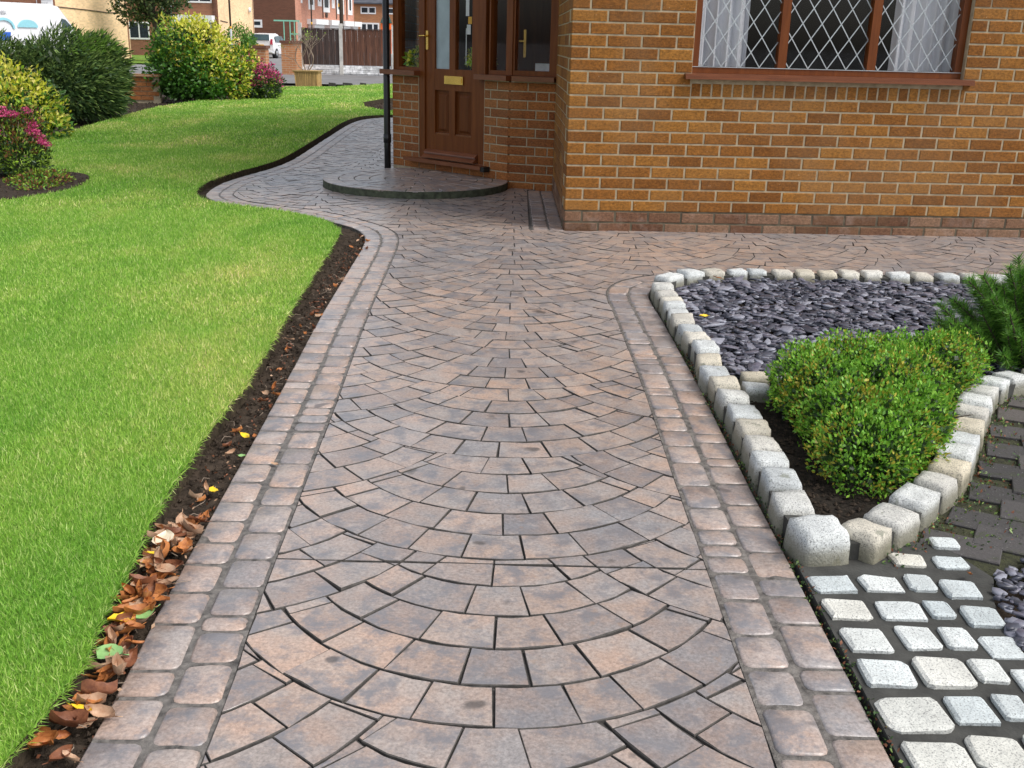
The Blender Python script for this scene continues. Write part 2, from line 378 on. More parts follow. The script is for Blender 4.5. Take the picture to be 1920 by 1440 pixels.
def inpoly(P, poly):
    x, y = P[:, 0], P[:, 1]; c = np.zeros(len(P), bool); q = np.asarray(poly)
    for i in range(len(q)):
        x1, y1 = q[i]; x2, y2 = q[i - 1]
        if y1 == y2: continue
        t = ((y1 > y) != (y2 > y)) & (x < (x2 - x1) * (y - y1) / (y2 - y1) + x1); c ^= t
    return c
def catmull(pts, n=6):
    out = []; P = [Vector(p) for p in pts]
    for i in range(len(P) - 1):
        p0, p1, p2, p3 = P[max(i - 1, 0)], P[i], P[i + 1], P[min(i + 2, len(P) - 1)]
        for k in range(n):
            t = k / n
            out.append(.5 * ((2 * p1) + (-p0 + p2) * t + (2 * p0 - 5 * p1 + 4 * p2 - p3) * t * t + (-p0 + 3 * p1 - 3 * p2 + p3) * t ** 3))
    out.append(P[-1]); return [(v.x, v.y) for v in out]
def offset(pts, d):  # positive d = to the right of travel
    out = []
    for i, p in enumerate(pts):
        a = Vector(pts[max(i - 1, 0)]); b_ = Vector(pts[min(i + 1, len(pts) - 1)]); t = (b_ - a).normalized()
        out.append((p[0] + t.y * d, p[1] - t.x * d))
    return out
def segdist(p, A, B):
    d = B - A; t = np.clip(((p - A) * d).sum(1) / (d * d).sum(1), 0, 1); q = A + d * t[:, None] - p
    return math.sqrt((q * q).sum(1).min())
def arclen(pts):
    s = [0.]
    for a, b_ in zip(pts, pts[1:]): s.append(s[-1] + math.dist(a, b_))
    return s
def at_s(pts, s, v):
    v = min(max(v, 0), s[-1])
    i = int(np.searchsorted(s, v)); i = min(max(i, 1), len(pts) - 1)
    t = (v - s[i - 1]) / max(s[i] - s[i - 1], 1e-9)
    return (pts[i - 1][0] + (pts[i][0] - pts[i - 1][0]) * t, pts[i - 1][1] + (pts[i][1] - pts[i - 1][1]) * t)

# ------------------------------------------------------------------ plan lines (metres; camera over 0,0)
LEFT = catmull([(-.70, -1.6), (-.722, 0.), (-.731, 1.48), (-.756, 1.96), (-.784, 2.615), (-.817, 3.426), (-.872, 4.578), (-.903, 5.6), (-.925, 6.25), (-.965, 6.6), (-1.055, 6.84), (-1.182, 7.012), (-1.336, 7.189), (-1.58, 7.41), (-1.92, 7.60), (-2.2, 7.79), (-2.374, 8.04), (-2.46, 8.3), (-2.50, 8.85), (-2.46, 9.3), (-2.36, 9.9), (-2.30, 10.7), (-2.36, 12.4), (-2.43, 14.2), (-2.47, 15.6), (-2.40, 16.6), (-2.15, 17.1), (-1.7, 17.35), (-1.19, 17.4)])
RIGHT = catmull([(.705, -1.6), (.695, 0.), (.692, 1.5), (.691, 1.92), (.692, 2.3), (.690, 2.8), (.694, 3.7), (.682, 4.64), (.672, 5.05), (.70, 5.26), (.80, 5.40), (.95, 5.475), (1.15, 5.52), (1.5, 5.545), (2.2, 5.55), (3.0, 5.56), (4.2, 5.57)])
PB, PC, PR, HC = (-1.19, 10.1), (-.09, 9.07), (.304, 8.94), (.327, 7.0)   # porch left, porch corner, recess end, house corner
YAW = .0539
HE = (HC[0] + 5.2 * math.cos(YAW), HC[1] + 5.2 * math.sin(YAW))
REGION = LEFT + [PB, PC, PR, HC, (4.2, HC[1] + 3.87 * math.tan(YAW))] + RIGHT[::-1]
SC, SR = (-.87, 9.05), .79   # round doorstep

# ------------------------------------------------------------------ ground sheets
def sheet(name, poly, z, mt, kind='structure', z1=None, side=None, **kw):
    mb = MB(); n = len(poly)
    if z1 is None: mb.add([(x, y, z) for x, y in poly], [tuple(range(n))])
    else:
        mb.add([(x, y, z) for x, y in poly] + [(x, y, z1) for x, y in poly], [tuple(range(n))])
        for i in range(n):
            j = (i + 1) % n; mb.f.append([i, j, n + j, n + i]); mb.mi.append(1 if side else 0); mb.sm.append(False)
    o = mb.build(name, [mt] + ([side] if side else []), kind=kind, **kw)
    return o
sheet('ground', [(-900, -900), (900, -900), (900, 2500), (-900, 2500)], -.10, MAT['asphalt'], label='pale grey tarmac ground running to the far houses')
sheet('pavement', [(-60, 29.4), (40, 30.6), (40, 37.8), (-7.7, 37.9), (-60, 34)], -.04, MAT['pavement'], label='grey pavement strip in front of the timber fence')
sheet('verge', [(-40, 46), (-14.8, 46.6), (-17.6, 62), (-22, 63.5), (-40, 63.5)], -.05, MAT['turf'], label='strip of bright grass below the house with the white window')
# soil of the garden, finely uneven where it is seen close
def soil_grid(name, x0, x1, y0, y1, step, z, amp, mt, fs=14., inside=None, **kw):
    nx, ny = int((x1 - x0) / step) + 1, int((y1 - y0) / step) + 1
    X = np.linspace(x0, x1, nx); Y = np.linspace(y0, y1, ny)
    V = np.empty((ny, nx, 3), np.float32); V[..., 0] = X[None]; V[..., 1] = Y[:, None]
    for j in range(ny):
        for i in range(nx):
            p = Vector((X[i] * fs, Y[j] * fs, 3.3))
            h = mnoise.noise(p) * .6 + mnoise.noise(p * 2.3) * .45 + mnoise.noise(p * 5.1) * .3
            V[j, i, 2] = z + amp * h
    idx = np.arange(nx * ny).reshape(ny, nx)
    F = np.stack([idx[:-1, :-1], idx[:-1, 1:], idx[1:, 1:], idx[1:, :-1]], -1).reshape(-1, 4)
    if inside is not None: F = F[inpoly(V.reshape(-1, 3)[F].mean(1)[:, :2], inside)]
    return npmesh(name, V.reshape(-1, 3), F, [mt], kind='structure', smooth=True, **kw)
sheet('garden_soil', [(-9, -4), (6, -4), (6, 29), (-9, 29)], -.055, MAT['soil'], label='dark bare garden soil under the beds')
soil_grid('soil_bed', -1.25, -.68, 1.0, 7.15, .0105, -.022, .016, MAT['soil'], 26, label='narrow strip of dark crumbly soil between lawn and path')
soil_grid('soil_bed', -2.75, -.95, 6.9, 9.2, .03, -.024, .016, MAT['soil'], 14, label='thin curve of dark soil where the path swings left')

# ------------------------------------------------------------------ lawn
def lawn_off(y):
    return float(np.interp(y, [1.0, 1.47, 1.7, 2.0, 2.3, 2.6, 3.0, 3.5, 4.3, 5.2, 6.2, 6.7, 7.0, 7.5], [.085, .088, .062, .082, .104, .118, .122, .10, .115, .13, .155, .15, .09, .06]))
nearL = [(x - .0, y) for x, y in LEFT if y < 6.65]
edge = [(x - lawn_off(y) - .014 + .008 * mnoise.noise(Vector((y * 6, 1, 2))), y) for x, y in LEFT if -1.7 < y < 6.6]
edge += [(-1.20, 6.78), (-1.31, 6.99), (-1.48, 7.16), (-1.70, 7.34), (-1.97, 7.49), (-2.24, 7.655), (-2.43, 7.92), (-2.535, 8.3), (-2.575, 8.8), (-2.535, 9.35), (-2.43, 9.9), (-2.365, 10.7), (-2.42, 12.4), (-2.50, 14.2), (-2.55, 15.6), (-2.49, 16.7), (-2.22, 17.2), (-1.7, 17.5)]
edge = edge[:1] + catmull(edge[1:], 4)
LAWN = edge + [(-.6, 17.8), (-.6, 18.6), (-2.2, 18.3), (-2.75, 19.2), (-3.0, 20.6), (-2.75, 22.2), (-1.8, 23.5), (-.6, 24), (-.6, 29.5), (-3.7, 29.6), (-4.6, 27.0), (-5.75, 26.2), (-5.35, 23.2), (-5.15, 21.6), (-5.93, 20.1), (-6.02, 17.9), (-5.8, 15.6), (-5.58, 13.7), (-5.42, 12.7), (-5.40, 12.1), (-5.9, 11.2), (-8.5, 10.6), (-8.5, -1.7)]
sheet('lawn', LAWN, .032, MAT['turf'], z1=-.07, side=MAT['soil_cut'], label='bright green mown lawn curving round the path')
BEDL = catmull([(-5.3, 9.25), (-4.7, 9.05), (-4.1, 9.1), (-3.75, 9.02), (-3.55, 8.7), (-3.46, 8.2), (-3.55, 7.75), (-3.72, 7.45), (-4.2, 7.25), (-5.3, 7.0)], 4)
sheet('flower_bed', BEDL, .040, MAT['soil'], z1=.0, label='small oval soil bed cut in the lawn under the near pink shrub')

def grass_zone(x0, x1, y0, y1, n, h, w, vis=True):
    P = np.stack([NP.uniform(x0, x1, n), NP.uniform(y0, y1, n)], 1)
    if vis:  # only the part of the lawn that can plausibly be seen
        P = P[P[:, 0] > -.80 * (P[:, 1] + 1.3)]
    P = P[inpoly(P, LAWN) & ~inpoly(P, BEDL)]
    n = len(P)
    hh = h * NP.uniform(.55, 1.25, n); ww = w * NP.uniform(.7, 1.3, n)
    a = NP.uniform(0, 2 * np.pi, n); la = NP.uniform(0, 2 * np.pi, n); ll = hh * NP.uniform(.15, .95, n)
    c, s_ = np.cos(a) * ww / 2, np.sin(a) * ww / 2
    z0 = .030
    V = np.zeros((n, 3, 3))
    V[:, 0, 0] = P[:, 0] - c; V[:, 0, 1] = P[:, 1] - s_; V[:, 0, 2] = z0
    V[:, 1, 0] = P[:, 0] + c; V[:, 1, 1] = P[:, 1] + s_; V[:, 1, 2] = z0
    V[:, 2, 0] = P[:, 0] + np.cos(la) * ll; V[:, 2, 1] = P[:, 1] + np.sin(la) * ll; V[:, 2, 2] = z0 + np.sqrt(np.maximum(hh ** 2 - ll ** 2, (hh * .25) ** 2))
    return V
zones = [grass_zone(-3.0, -.75, .6, 2.6, 330000, .020, .0028), grass_zone(-4.2, -.8, 2.6, 4.2, 240000, .021, .0034),
         grass_zone(-6.2, -.9, 4.2, 7.2, 330000, .023, .0048), grass_zone(-8.3, -1.1, 7.2, 11.5, 190000, .026, .0080),
         grass_zone(-7.5, -.6, 11.5, 18, 90000, .028, .014), grass_zone(-7, -.6, 18, 29.5, 55000, .03, .024)]
# longer blades hanging over the cut edge
E_ = [p for p in edge if .9 < p[1] < 9.5]; es = arclen(E_)
q = []
for i in range(5200):
    s0 = es[-1] * (rnd.random() ** 1.5); x, y = at_s(E_, es, s0)
    q.append((x - abs(rnd.gauss(0, .012)) + .004, y))
q = np.array(q); n = len(q); hh = NP.uniform(.02, .05, n); a = NP.uniform(0, 6.28, n); w = .0035 * NP.uniform(.7, 1.4, n) * (1 + q[:, 1] * .12)
V = np.zeros((n, 3, 3)); V[:, 0, 0] = q[:, 0] - np.cos(a) * w / 2; V[:, 0, 1] = q[:, 1] - np.sin(a) * w / 2; V[:, 1, 0] = q[:, 0] + np.cos(a) * w / 2; V[:, 1, 1] = q[:, 1] + np.sin(a) * w / 2
V[:, :2, 2] = .03; V[:, 2, 0] = q[:, 0] + hh * NP.uniform(.1, .75, n); V[:, 2, 1] = q[:, 1] + hh * NP.uniform(-.6, .6, n); V[:, 2, 2] = .03 + hh * NP.uniform(-.35, .7, n)
zones.append(V)
V = np.concatenate(zones).reshape(-1, 3)
npmesh('grass', V, np.arange(len(V)).reshape(-1, 3), [MAT['grass']], kind='stuff', label='short green and yellowish grass blades of the lawn', cat='grass')

# ------------------------------------------------------------------ stamped concrete path
RB = 0.0   # top level of the stones
sheet('path', REGION, -.008, MAT['joint'], z1=-.09, side=MAT['bjoint'], label='stamped concrete path of fan shaped stones with a double border')
path = bpy.data.objects['path']

rA = np.array(REGION); rB = np.roll(rA, -1, 0)
lA, lB = np.array(LEFT[:-1]), np.array(LEFT[1:]); RIB = [p for p in RIGHT if not (p[0] > 1.0 and p[1] > 5)]
bA, bB = np.array(RIB[:-1]), np.array(RIB[1:])
HB = [(.304, 8.93), (.329, 6.975)]; hA, hB = np.array(HB[:1]), np.array(HB[1:])
BW = .208
# the same distance, sampled once on a grid
GX0, GY0, GS = -2.9, -1.1, .03
gx = np.arange(GX0, 4.6, GS); gy = np.arange(GY0, 17.8, GS); GP = np.stack(np.meshgrid(gx, gy), -1).reshape(-1, 2)
def mindist(P, A, B):
    out = np.full(len(P), 9.); 
    for a_, b_ in zip(A, B):
        d_ = b_ - a_; L2 = max((d_ * d_).sum(), 1e-12); t_ = np.clip(((P - a_) @ d_) / L2, 0, 1); q_ = P - a_ - t_[:, None] * d_; out = np.minimum(out, (q_ * q_).sum(1))
    return np.sqrt(out)
g_reg = mindist(GP, rA, rB) * np.where(inpoly(GP, REGION), 1, -1)
g_in = np.minimum.reduce([g_reg, mindist(GP, lA, lB) - BW, mindist(GP, bA, bB) - BW, np.maximum(np.abs(GP[:, 0] - .315) - .225, np.abs(GP[:, 1] - 7.97) - 1.0), np.hypot(GP[:, 0] - SC[0], GP[:, 1] - SC[1]) - SR]) - .003
NX = len(gx); GIN = g_in.tolist()
def sd_inner(p):
    fx = (p[0] - GX0) / GS; fy = (p[1] - GY0) / GS; i = int(fx); j = int(fy)
    if i < 0 or j < 0 or i >= NX - 1 or j >= len(gy) - 1: return -1.
    fx -= i; fy -= j; k = j * NX + i
    return (GIN[k] * (1 - fx) + GIN[k + 1] * fx) * (1 - fy) + (GIN[k + NX] * (1 - fx) + GIN[k + NX + 1] * fx) * fy
def clip(poly, sd, k=3):
    s = [sd(p) for p in poly]
    if min(s) >= 0: return poly
    if max(s) < 0: return []
    n = len(poly); out = []
    def cross(a, b_, sa):
        lo, hi = (a, b_) if sa >= 0 else (b_, a)
        for _ in range(12):
            mpt = ((lo[0] + hi[0]) / 2, (lo[1] + hi[1]) / 2)
            if sd(mpt) >= 0: lo = mpt
            else: hi = mpt
        return lo
    start = next(i for i in range(n) if s[i] >= 0)
    pend = None
    for t in range(n):
        i = (start + t) % n; j = (i + 1) % n
        if s[i] >= 0: out.append(poly[i])
        if (s[i] >= 0) != (s[j] >= 0):
            c = cross(poly[i], poly[j], s[i])
            if s[i] >= 0: out.append(c); pend = c
            else:
                if pend is not None:
                    for m_ in range(1, k + 1):
                        f = m_ / (k + 1); qx, qy = pend[0] + (c[0] - pend[0]) * f, pend[1] + (c[1] - pend[1]) * f
                        for _ in range(3):
                            v0 = sd((qx, qy)); gx = (sd((qx + 1e-4, qy)) - v0) / 1e-4; gy = (sd((qx, qy + 1e-4)) - v0) / 1e-4
                            g2 = gx * gx + gy * gy
                            if g2 < 1e-6: break
                            qx -= v0 * gx / g2; qy -= v0 * gy / g2
                        out.append((qx, qy))
                out.append(c); pend = None
    return out
def tidy(poly, eps=.006):
    out = []
    for p in poly:
        if not out or math.dist(p, out[-1]) > eps: out.append(p)
    while len(out) > 3 and math.dist(out[0], out[-1]) < eps: out.pop()
    ch = True
    while ch and len(out) > 4:
        ch = False
        for i in range(len(out)):
            a, b_, c = out[i - 1], out[i], out[(i + 1) % len(out)]
            ar = abs((b_[0] - a[0]) * (c[1] - a[1]) - (b_[1] - a[1]) * (c[0] - a[0]))
            if ar / max(math.dist(a, c), 1e-6) < .0012: out.pop(i); ch = True; break
    return out
def area(p):
    return .5 * sum(p[i - 1][0] * p[i][1] - p[i][0] * p[i - 1][1] for i in range(len(p)))
def stone_data(poly, z0, z1, bev, rise=.0):
    if area(poly) < 0: poly = poly[::-1]
    n = len(poly); cx = sum(p[0] for p in poly) / n; cy = sum(p[1] for p in poly) / n
    inn = []
    for i in range(n):
        a, b_, c = Vector(poly[i - 1]), Vector(poly[i]), Vector(poly[(i + 1) % n])
        e1 = (b_ - a).normalized(); e2 = (c - b_).normalized()
        nn = Vector((-(e1.y + e2.y), e1.x + e2.x)); L_ = nn.length
        nn = nn / L_ if L_ > 1e-6 else Vector((0, 0))
        inn.append((b_.x + nn.x * bev, b_.y + nn.y * bev))
    ta, tb = rnd.gauss(0, .012), rnd.gauss(0, .012); jt = [rnd.uniform(-.0008, .0008) + ta * (p_[0] - cx) + tb * (p_[1] - cy) for p_ in poly]
    vs = [(x, y, z0) for x, y in poly] + [(x, y, z1 - bev * .6) for x, y in poly] + [(x, y, z1 + j) for (x, y), j in zip(inn, jt)]
    fs = [tuple(2 * n + i for i in range(n))]
    for r in (0, 1):
        for i in range(n):
            j = (i + 1) % n; fs.append((r * n + i, r * n + j, (r + 1) * n + j, (r + 1) * n + i))
    return vs, fs, (cx, cy)

R0, RW, PP, WC, X0 = .64, .131, .655, .78, -.02
RJ = [.64, .545, .475, .415, .37]
stones = []
YC = 2.247
def fans(inner, xr, yr, cuts=True):
    res = []
    for c in range(int((xr[0] - X0) / WC) - 1, int((xr[1] - X0) / WC) + 2):
        n0 = int((yr[0] - 1.615) / PP) - 2; n1 = int((yr[1] - 1.615) / PP) + 2
        for nn in range(n0, n1):
            yb = 1.615 + nn * PP + (PP / 2 if c % 2 else 0); cx = X0 + c * WC; cy0 = yb + R0
            over = [(cx - WC, cy0 + PP / 2), (cx + WC, cy0 + PP / 2), (cx, cy0 + PP)]
            for j in range(5):
                Rj = RJ[j]; cy = yb + RW * j + Rj; ro = Rj - .0023; w0 = rnd.uniform(.133, .147) / (Rj - .06)
                if j < 4: Rn = RJ[j + 1] + .0023; cyn = yb + RW * (j + 1) + RJ[j + 1]
                def pin(an):   # inner end of the radial joint, on the next arc
                    dx, dy = math.sin(an), -math.cos(an)
                    if j == 4: t_ = ro - .17
                    else:
                        oy = cy - cyn; bq = dy * oy; disc = bq * bq - (oy * oy - Rn * Rn)
                        t_ = max(-bq + math.sqrt(disc), .02) if disc > 0 else .02
                    t_ = min(t_, ro - .004); return (cx + dx * t_, cy + dy * t_)
                amax = math.radians((68, 78, 90, 100, 105)[j])
                kk = int(amax / w0) + 1; bnd = [(i_ + .5 * ((j + nn) % 2)) * w0 + rnd.uniform(-.13, .13) * w0 for i_ in range(-kk - 1, kk + 2)]
                for a, a1 in zip(bnd, bnd[1:]):
                    if a1 < -amax or a > amax: continue
                    mid = (a + a1) / 2; rm = Rj - .065; px, py = cx + rm * math.sin(mid), cy - rm * math.cos(mid)
                    if not (xr[0] < px < xr[1] and yr[0] < py < yr[1] and inner((px, py)) > -.13): continue
                    if any(math.hypot(px - o[0], py - o[1]) - R0 < -.13 for o in over): continue
                    g_ = .0018; k = 3; da = a1 - a
                    po = [(cx + ro * math.sin(a + g_ / ro + (da - 2 * g_ / ro) * i / k), cy - ro * math.cos(a + g_ / ro + (da - 2 * g_ / ro) * i / k)) for i in range(k + 1)]
                    gi = g_ / max(ro - .13, .1); pi_ = [pin(a + gi + (da - 2 * gi) * i / k) for i in range(k + 1)]
                    po = [(x + rnd.uniform(-.0024, .0024), y + rnd.uniform(-.0024, .0024)) for x, y in po]; pi_ = [(x + rnd.uniform(-.0018, .0018), y + rnd.uniform(-.0018, .0018)) for x, y in pi_]
                    poly = po + pi_[::-1]
                    for o in over:
                        if poly: poly = clip(poly, lambda p, o=o: math.hypot(p[0] - o[0], p[1] - o[1]) - R0 - .0020)
                    if poly: poly = clip(poly, inner)
                    if poly: res.append(poly)
    out = []
    for poly in res:
        parts = [poly]
        if cuts and min(p[1] for p in poly) < YC < max(p[1] for p in poly):
            parts = [clip(poly, lambda p: p[1] - YC - .003), clip(poly, lambda p: YC - .003 - p[1])]
        for q_ in parts:
            if len(q_) > 2:
                q_ = tidy(q_)
                if len(q_) > 2 and abs(area(q_)) > .0001: out.append(q_)
    return out
fan_polys = fans(sd_inner, (-2.6, 4.2), (-.4, 17.4))
for p in fan_polys: stones.append((p, 'paving', .0020))

def band(line, o0, o1, s0=0., s1=None, lens=(.075, .175), side=1, wob=.0045):
    a_ = offset(line, o0 * side); b_ = offset(line, o1 * side); S_ = arclen(line)
    s1 = S_[-1] if s1 is None else s1
    s = s0; out = []
    while s < s1 - .03:
        L_ = rnd.choice([rnd.uniform(.06, .09), rnd.uniform(.11, .15), rnd.uniform(.13, .19), rnd.uniform(.11, .14)]) if lens is None else rnd.uniform(*lens)
        e = min(s + L_, s1); g_ = rnd.uniform(.0035, .0055)
        w0, w1 = rnd.uniform(0, wob), rnd.uniform(0, wob)
        if e - s > .035:
            A_, B_ = s + g_, e - g_; r = min(.017, (B_ - A_) * .3); wd = abs(o1 - o0)
            def pt(sv, fv):
                p0 = at_s(a_, S_, sv); p1 = at_s(b_, S_, sv); return (p0[0] + (p1[0] - p0[0]) * fv, p0[1] + (p1[1] - p0[1]) * fv)
            fo0 = (.0 if o0 == 0 else (.0030 + w0) / wd); fo1 = 1 - (.0038 + w1) / wd; rf = r / wd
            c = .3
            seq = [(A_ + r, fo0), (B_ - r, fo0), (B_ - r * c, fo0 + rf * c), (B_, fo0 + rf), (B_ + rnd.uniform(-.003, .003), .5), (B_, fo1 - rf), (B_ - r * c, fo1 - rf * c), (B_ - r, fo1), ((A_ + B_) / 2, fo1 - rnd.uniform(0, .03)), (A_ + r, fo1), (A_ + r * c, fo1 - rf * c), (A_, fo1 - rf), (A_ + rnd.uniform(-.003, .003), .5), (A_, fo0 + rf), (A_ + r * c, fo0 + rf * c)]
            if o0 == 0: seq = [(A_, 0), (B_, 0), (B_, .5), (B_, fo1 - rf), (B_ - r * c, fo1 - rf * c), (B_ - r, fo1), (A_ + r, fo1), (A_ + r * c, fo1 - rf * c), (A_, fo1 - rf), (A_, .5)]
            out.append([pt(*v) for v in seq])
        s = e
    return out
bands = band(LEFT, 0, .102, lens=None) + band(LEFT, .102, BW, lens=None)
bands += band(RIB, 0, .102, lens=None, side=-1) + band(RIB, .102, BW, lens=None, side=-1)
bands += band(HB, .001, .105, lens=(.10, .15), side=1) + band(HB, .105, .218, lens=(.10, .15), side=1)
bands = [p for p in bands if not (len(p) < 3)]
for p in bands: stones.append((p, 'border', .0065))
# lighter raised mortar under the border stones
def strip(line, o0, o1, z, mb):
    a_ = offset(line, o0); b_ = offset(line, o1); n_ = len(line)
    mb.add([(x, y, z) for x, y in a_] + [(x, y, z) for x, y in b_], [(i, i + 1, n_ + i + 1, n_ + i) for i in range(n_ - 1)])
mb = MB(); strip(LEFT, .001, BW + .001, -.0035, mb); strip(RIB, -.001, -BW - .001, -.0035, mb)
strip(HB, .001, .222, -.0055, mb); mb.build('border_mortar', MAT['bjoint'], path, kind='stuff')

def pscore(p):  # how large a stone shows: area over squared distance, seen from standing height
    cx = sum(q_[0] for q_ in p) / len(p); cy = sum(q_[1] for q_ in p) / len(p)
    d = math.hypot(cx, cy, 1.2)
    fx = cx * cp * 0 + cx; zc = cy * cp + CAMH * sp
    vis = zc > .5 and abs(fx / zc) < .52 and (-(-CAMH * cp + cy * sp) / zc) < .40
    return (1 if vis else 1e-4) * abs(area(p)) * 1.2 / d ** 3
stones.sort(key=lambda t: -pscore(t[0]))
far = {'paving': MB(), 'border': MB()}
def side_mi(vs, fs, kind):  # dirt settles on the walls of the joints
    n_ = len(fs[0]); return [0] + [1] * n_ + [1 if kind == 'paving' else 0] * n_
for i, (poly, kind, bev) in enumerate(stones):
    dz = rnd.uniform(-.0012, .0012)
    vs, fs, (cx, cy) = stone_data(poly, -.0075 if kind == 'paving' else -.006, RB + dz, bev)
    if i < 300:
        nm = 'paving_stone' if kind == 'paving' else 'border_stone'
        me = bpy.data.meshes.new(nm); me.from_pydata([(x - cx, y - cy, z) for x, y, z in vs], [], fs); me.materials.append(MAT[kind]); me.materials.append(MAT['joint'])
        me.polygons.foreach_set('material_index', side_mi(vs, fs, kind))
        if kind == 'border': me.polygons.foreach_set('use_smooth', [True] * len(me.polygons))
        o = bpy.data.objects.new(nm, me); link(o, path, Matrix.Translation((cx, cy, 0)))
    else:
        far[kind].add(vs, fs); far[kind].mi[-len(fs):] = side_mi(vs, fs, kind)
far['paving'].build('distant_paving_stones', [MAT['paving'], MAT['joint']], path, kind='stuff')
far['border'].build('distant_border_stones', [MAT['border'], MAT['joint']], path, kind='stuff')

# round doorstep
step = thing('doorstep', (SC[0], SC[1], 0), 'low half round stamped concrete step with a mossy dark edge at the front door', 'doorstep')
def in_step(p):
    # positive inside the disc and outside the house
    d = SR - math.hypot(p[0] - SC[0], p[1] - SC[1])
    e1 = Vector(PC) - Vector(PB); n1 = Vector((e1.y, -e1.x)).normalized(); d1 = (Vector(p) - Vector(PC)).dot(n1)
    if p[1] > PB[1] and p[0] < PB[0]: d1 = PB[0] - p[0]
    return min(d, d1)
ring = []
for k in range(73):
    a = math.pi * 2 * k / 72
    ring.append((SC[0] + SR * math.cos(a), SC[1] + SR * math.sin(a)))
sp_ = tidy(clip(ring[:-1], in_step, 8), .004)
mb = MB(); n_ = len(sp_)
if area(sp_) < 0: sp_ = sp_[::-1]
mb.add([(x, y, -.02) for x, y in sp_] + [(x, y, .055) for x, y in sp_], [tuple(range(n_, 2 * n_))] + [(i, (i + 1) % n_, n_ + (i + 1) % n_, n_ + i) for i in range(n_)])
mb.build('step_slab', MAT['stepside'], step)
mb = MB()
for j in range(6):
    ro = SR - .002 - .131 * j - (.002 if j else 0); ri = SR - .131 * (j + 1) + .004
    a = rnd.uniform(0, .2); a_end = a + 2 * math.pi
    while a < a_end - .02:
        rm = max((ro + ri) / 2, .05); da = rnd.uniform(.13, .19) / rm; a1 = min(a + da, a_end)
        k = 4; g_ = .004
        po = [(SC[0] + ro * math.cos(a + g_ / ro + (a1 - a - 2 * g_ / ro) * i / k), SC[1] + ro * math.sin(a + g_ / ro + (a1 - a - 2 * g_ / ro) * i / k)) for i in range(k + 1)]
        rr = max(ri, .01); pi_ = [(SC[0] + rr * math.cos(a + (a1 - a) * (.04 + .92 * i / k)), SC[1] + rr * math.sin(a + (a1 - a) * (.04 + .92 * i / k))) for i in range(k + 1)]
        poly = clip(po + pi_[::-1], lambda p: in_step(p) - .001)
        if len(poly) > 2:
            poly = tidy(poly)
            if len(poly) > 2 and abs(area(poly)) > .001:
                vs, fs, _c = stone_data(poly, .05, .061 + rnd.uniform(-.001, .001), .003); mb2 = MB(); mb2.add(vs, fs); mb2.build('step_stone', MAT['paving'], step)
        a = a1

# ------------------------------------------------------------------ house
house = thing('brick_house', (HC[0], HC[1], 0), 'amber brick house with brown timber door and leaded window at the right', 'house')
FF = Frame(HC, HE)                    # front wall
FR = Frame(PR, HC)                    # recess return
FP = Frame(PC, PR)                    # porch front face
FA = Frame(PB, PC)                    # porch door face
FL = Frame((-1.19, 16.2), PB)         # porch far side
ZT = 2.55
CO = .075; ZK0 = 18.75 * CO           # bed joint 0
brick_cache = {}
def brick_mesh(w, h, dep, mt):
    key = (round(w, 3), round(h, 3), round(dep, 3), mt, rnd.randrange(4))
    if key not in brick_cache:
        j = lambda: rnd.uniform(-.0012, .0012); c = .0045
        o8 = [(0, c, 0), (w, c, 0), (w, c, h), (0, c, h)]; i8 = [(c + j(), j() * .7, c + j()), (w - c + j(), j() * .7, c + j()), (w - c + j(), j() * .7, h - c + j()), (c + j(), j() * .7, h - c + j())]
        bk = [(0, dep, 0), (w, dep, 0), (w, dep, h), (0, dep, h)]
        me = bpy.data.meshes.new('brick'); me.from_pydata(o8 + i8 + bk, [], [(4, 5, 6, 7), (0, 1, 5, 4), (1, 2, 6, 5), (2, 3, 7, 6), (3, 0, 4, 7), (0, 8, 9, 1), (1, 9, 10, 2), (2, 10, 11, 3), (3, 11, 8, 0), (11, 10, 9, 8)])
        me.materials.append(MAT[mt]); brick_cache[key] = me
    return brick_cache[key]
def brick(Fr, u0, u1, z0, z1, parent, mt, dep=.05, proud=.004):
    me = brick_mesh(u1 - u0, z1 - z0, dep + proud, mt)
    o = bpy.data.objects.new('brick', me); link(o, parent, Fr.mat(u0, z0, proud) @ Matrix.Rotation(rnd.uniform(-.0025, .0025), 4, 'Y'))
def brick_raw(mb, Fr, u0, u1, z0, z1, dep=.05, proud=.004):
    mb.lbox(Fr, u0, u1, z0, z1, -dep, proud)
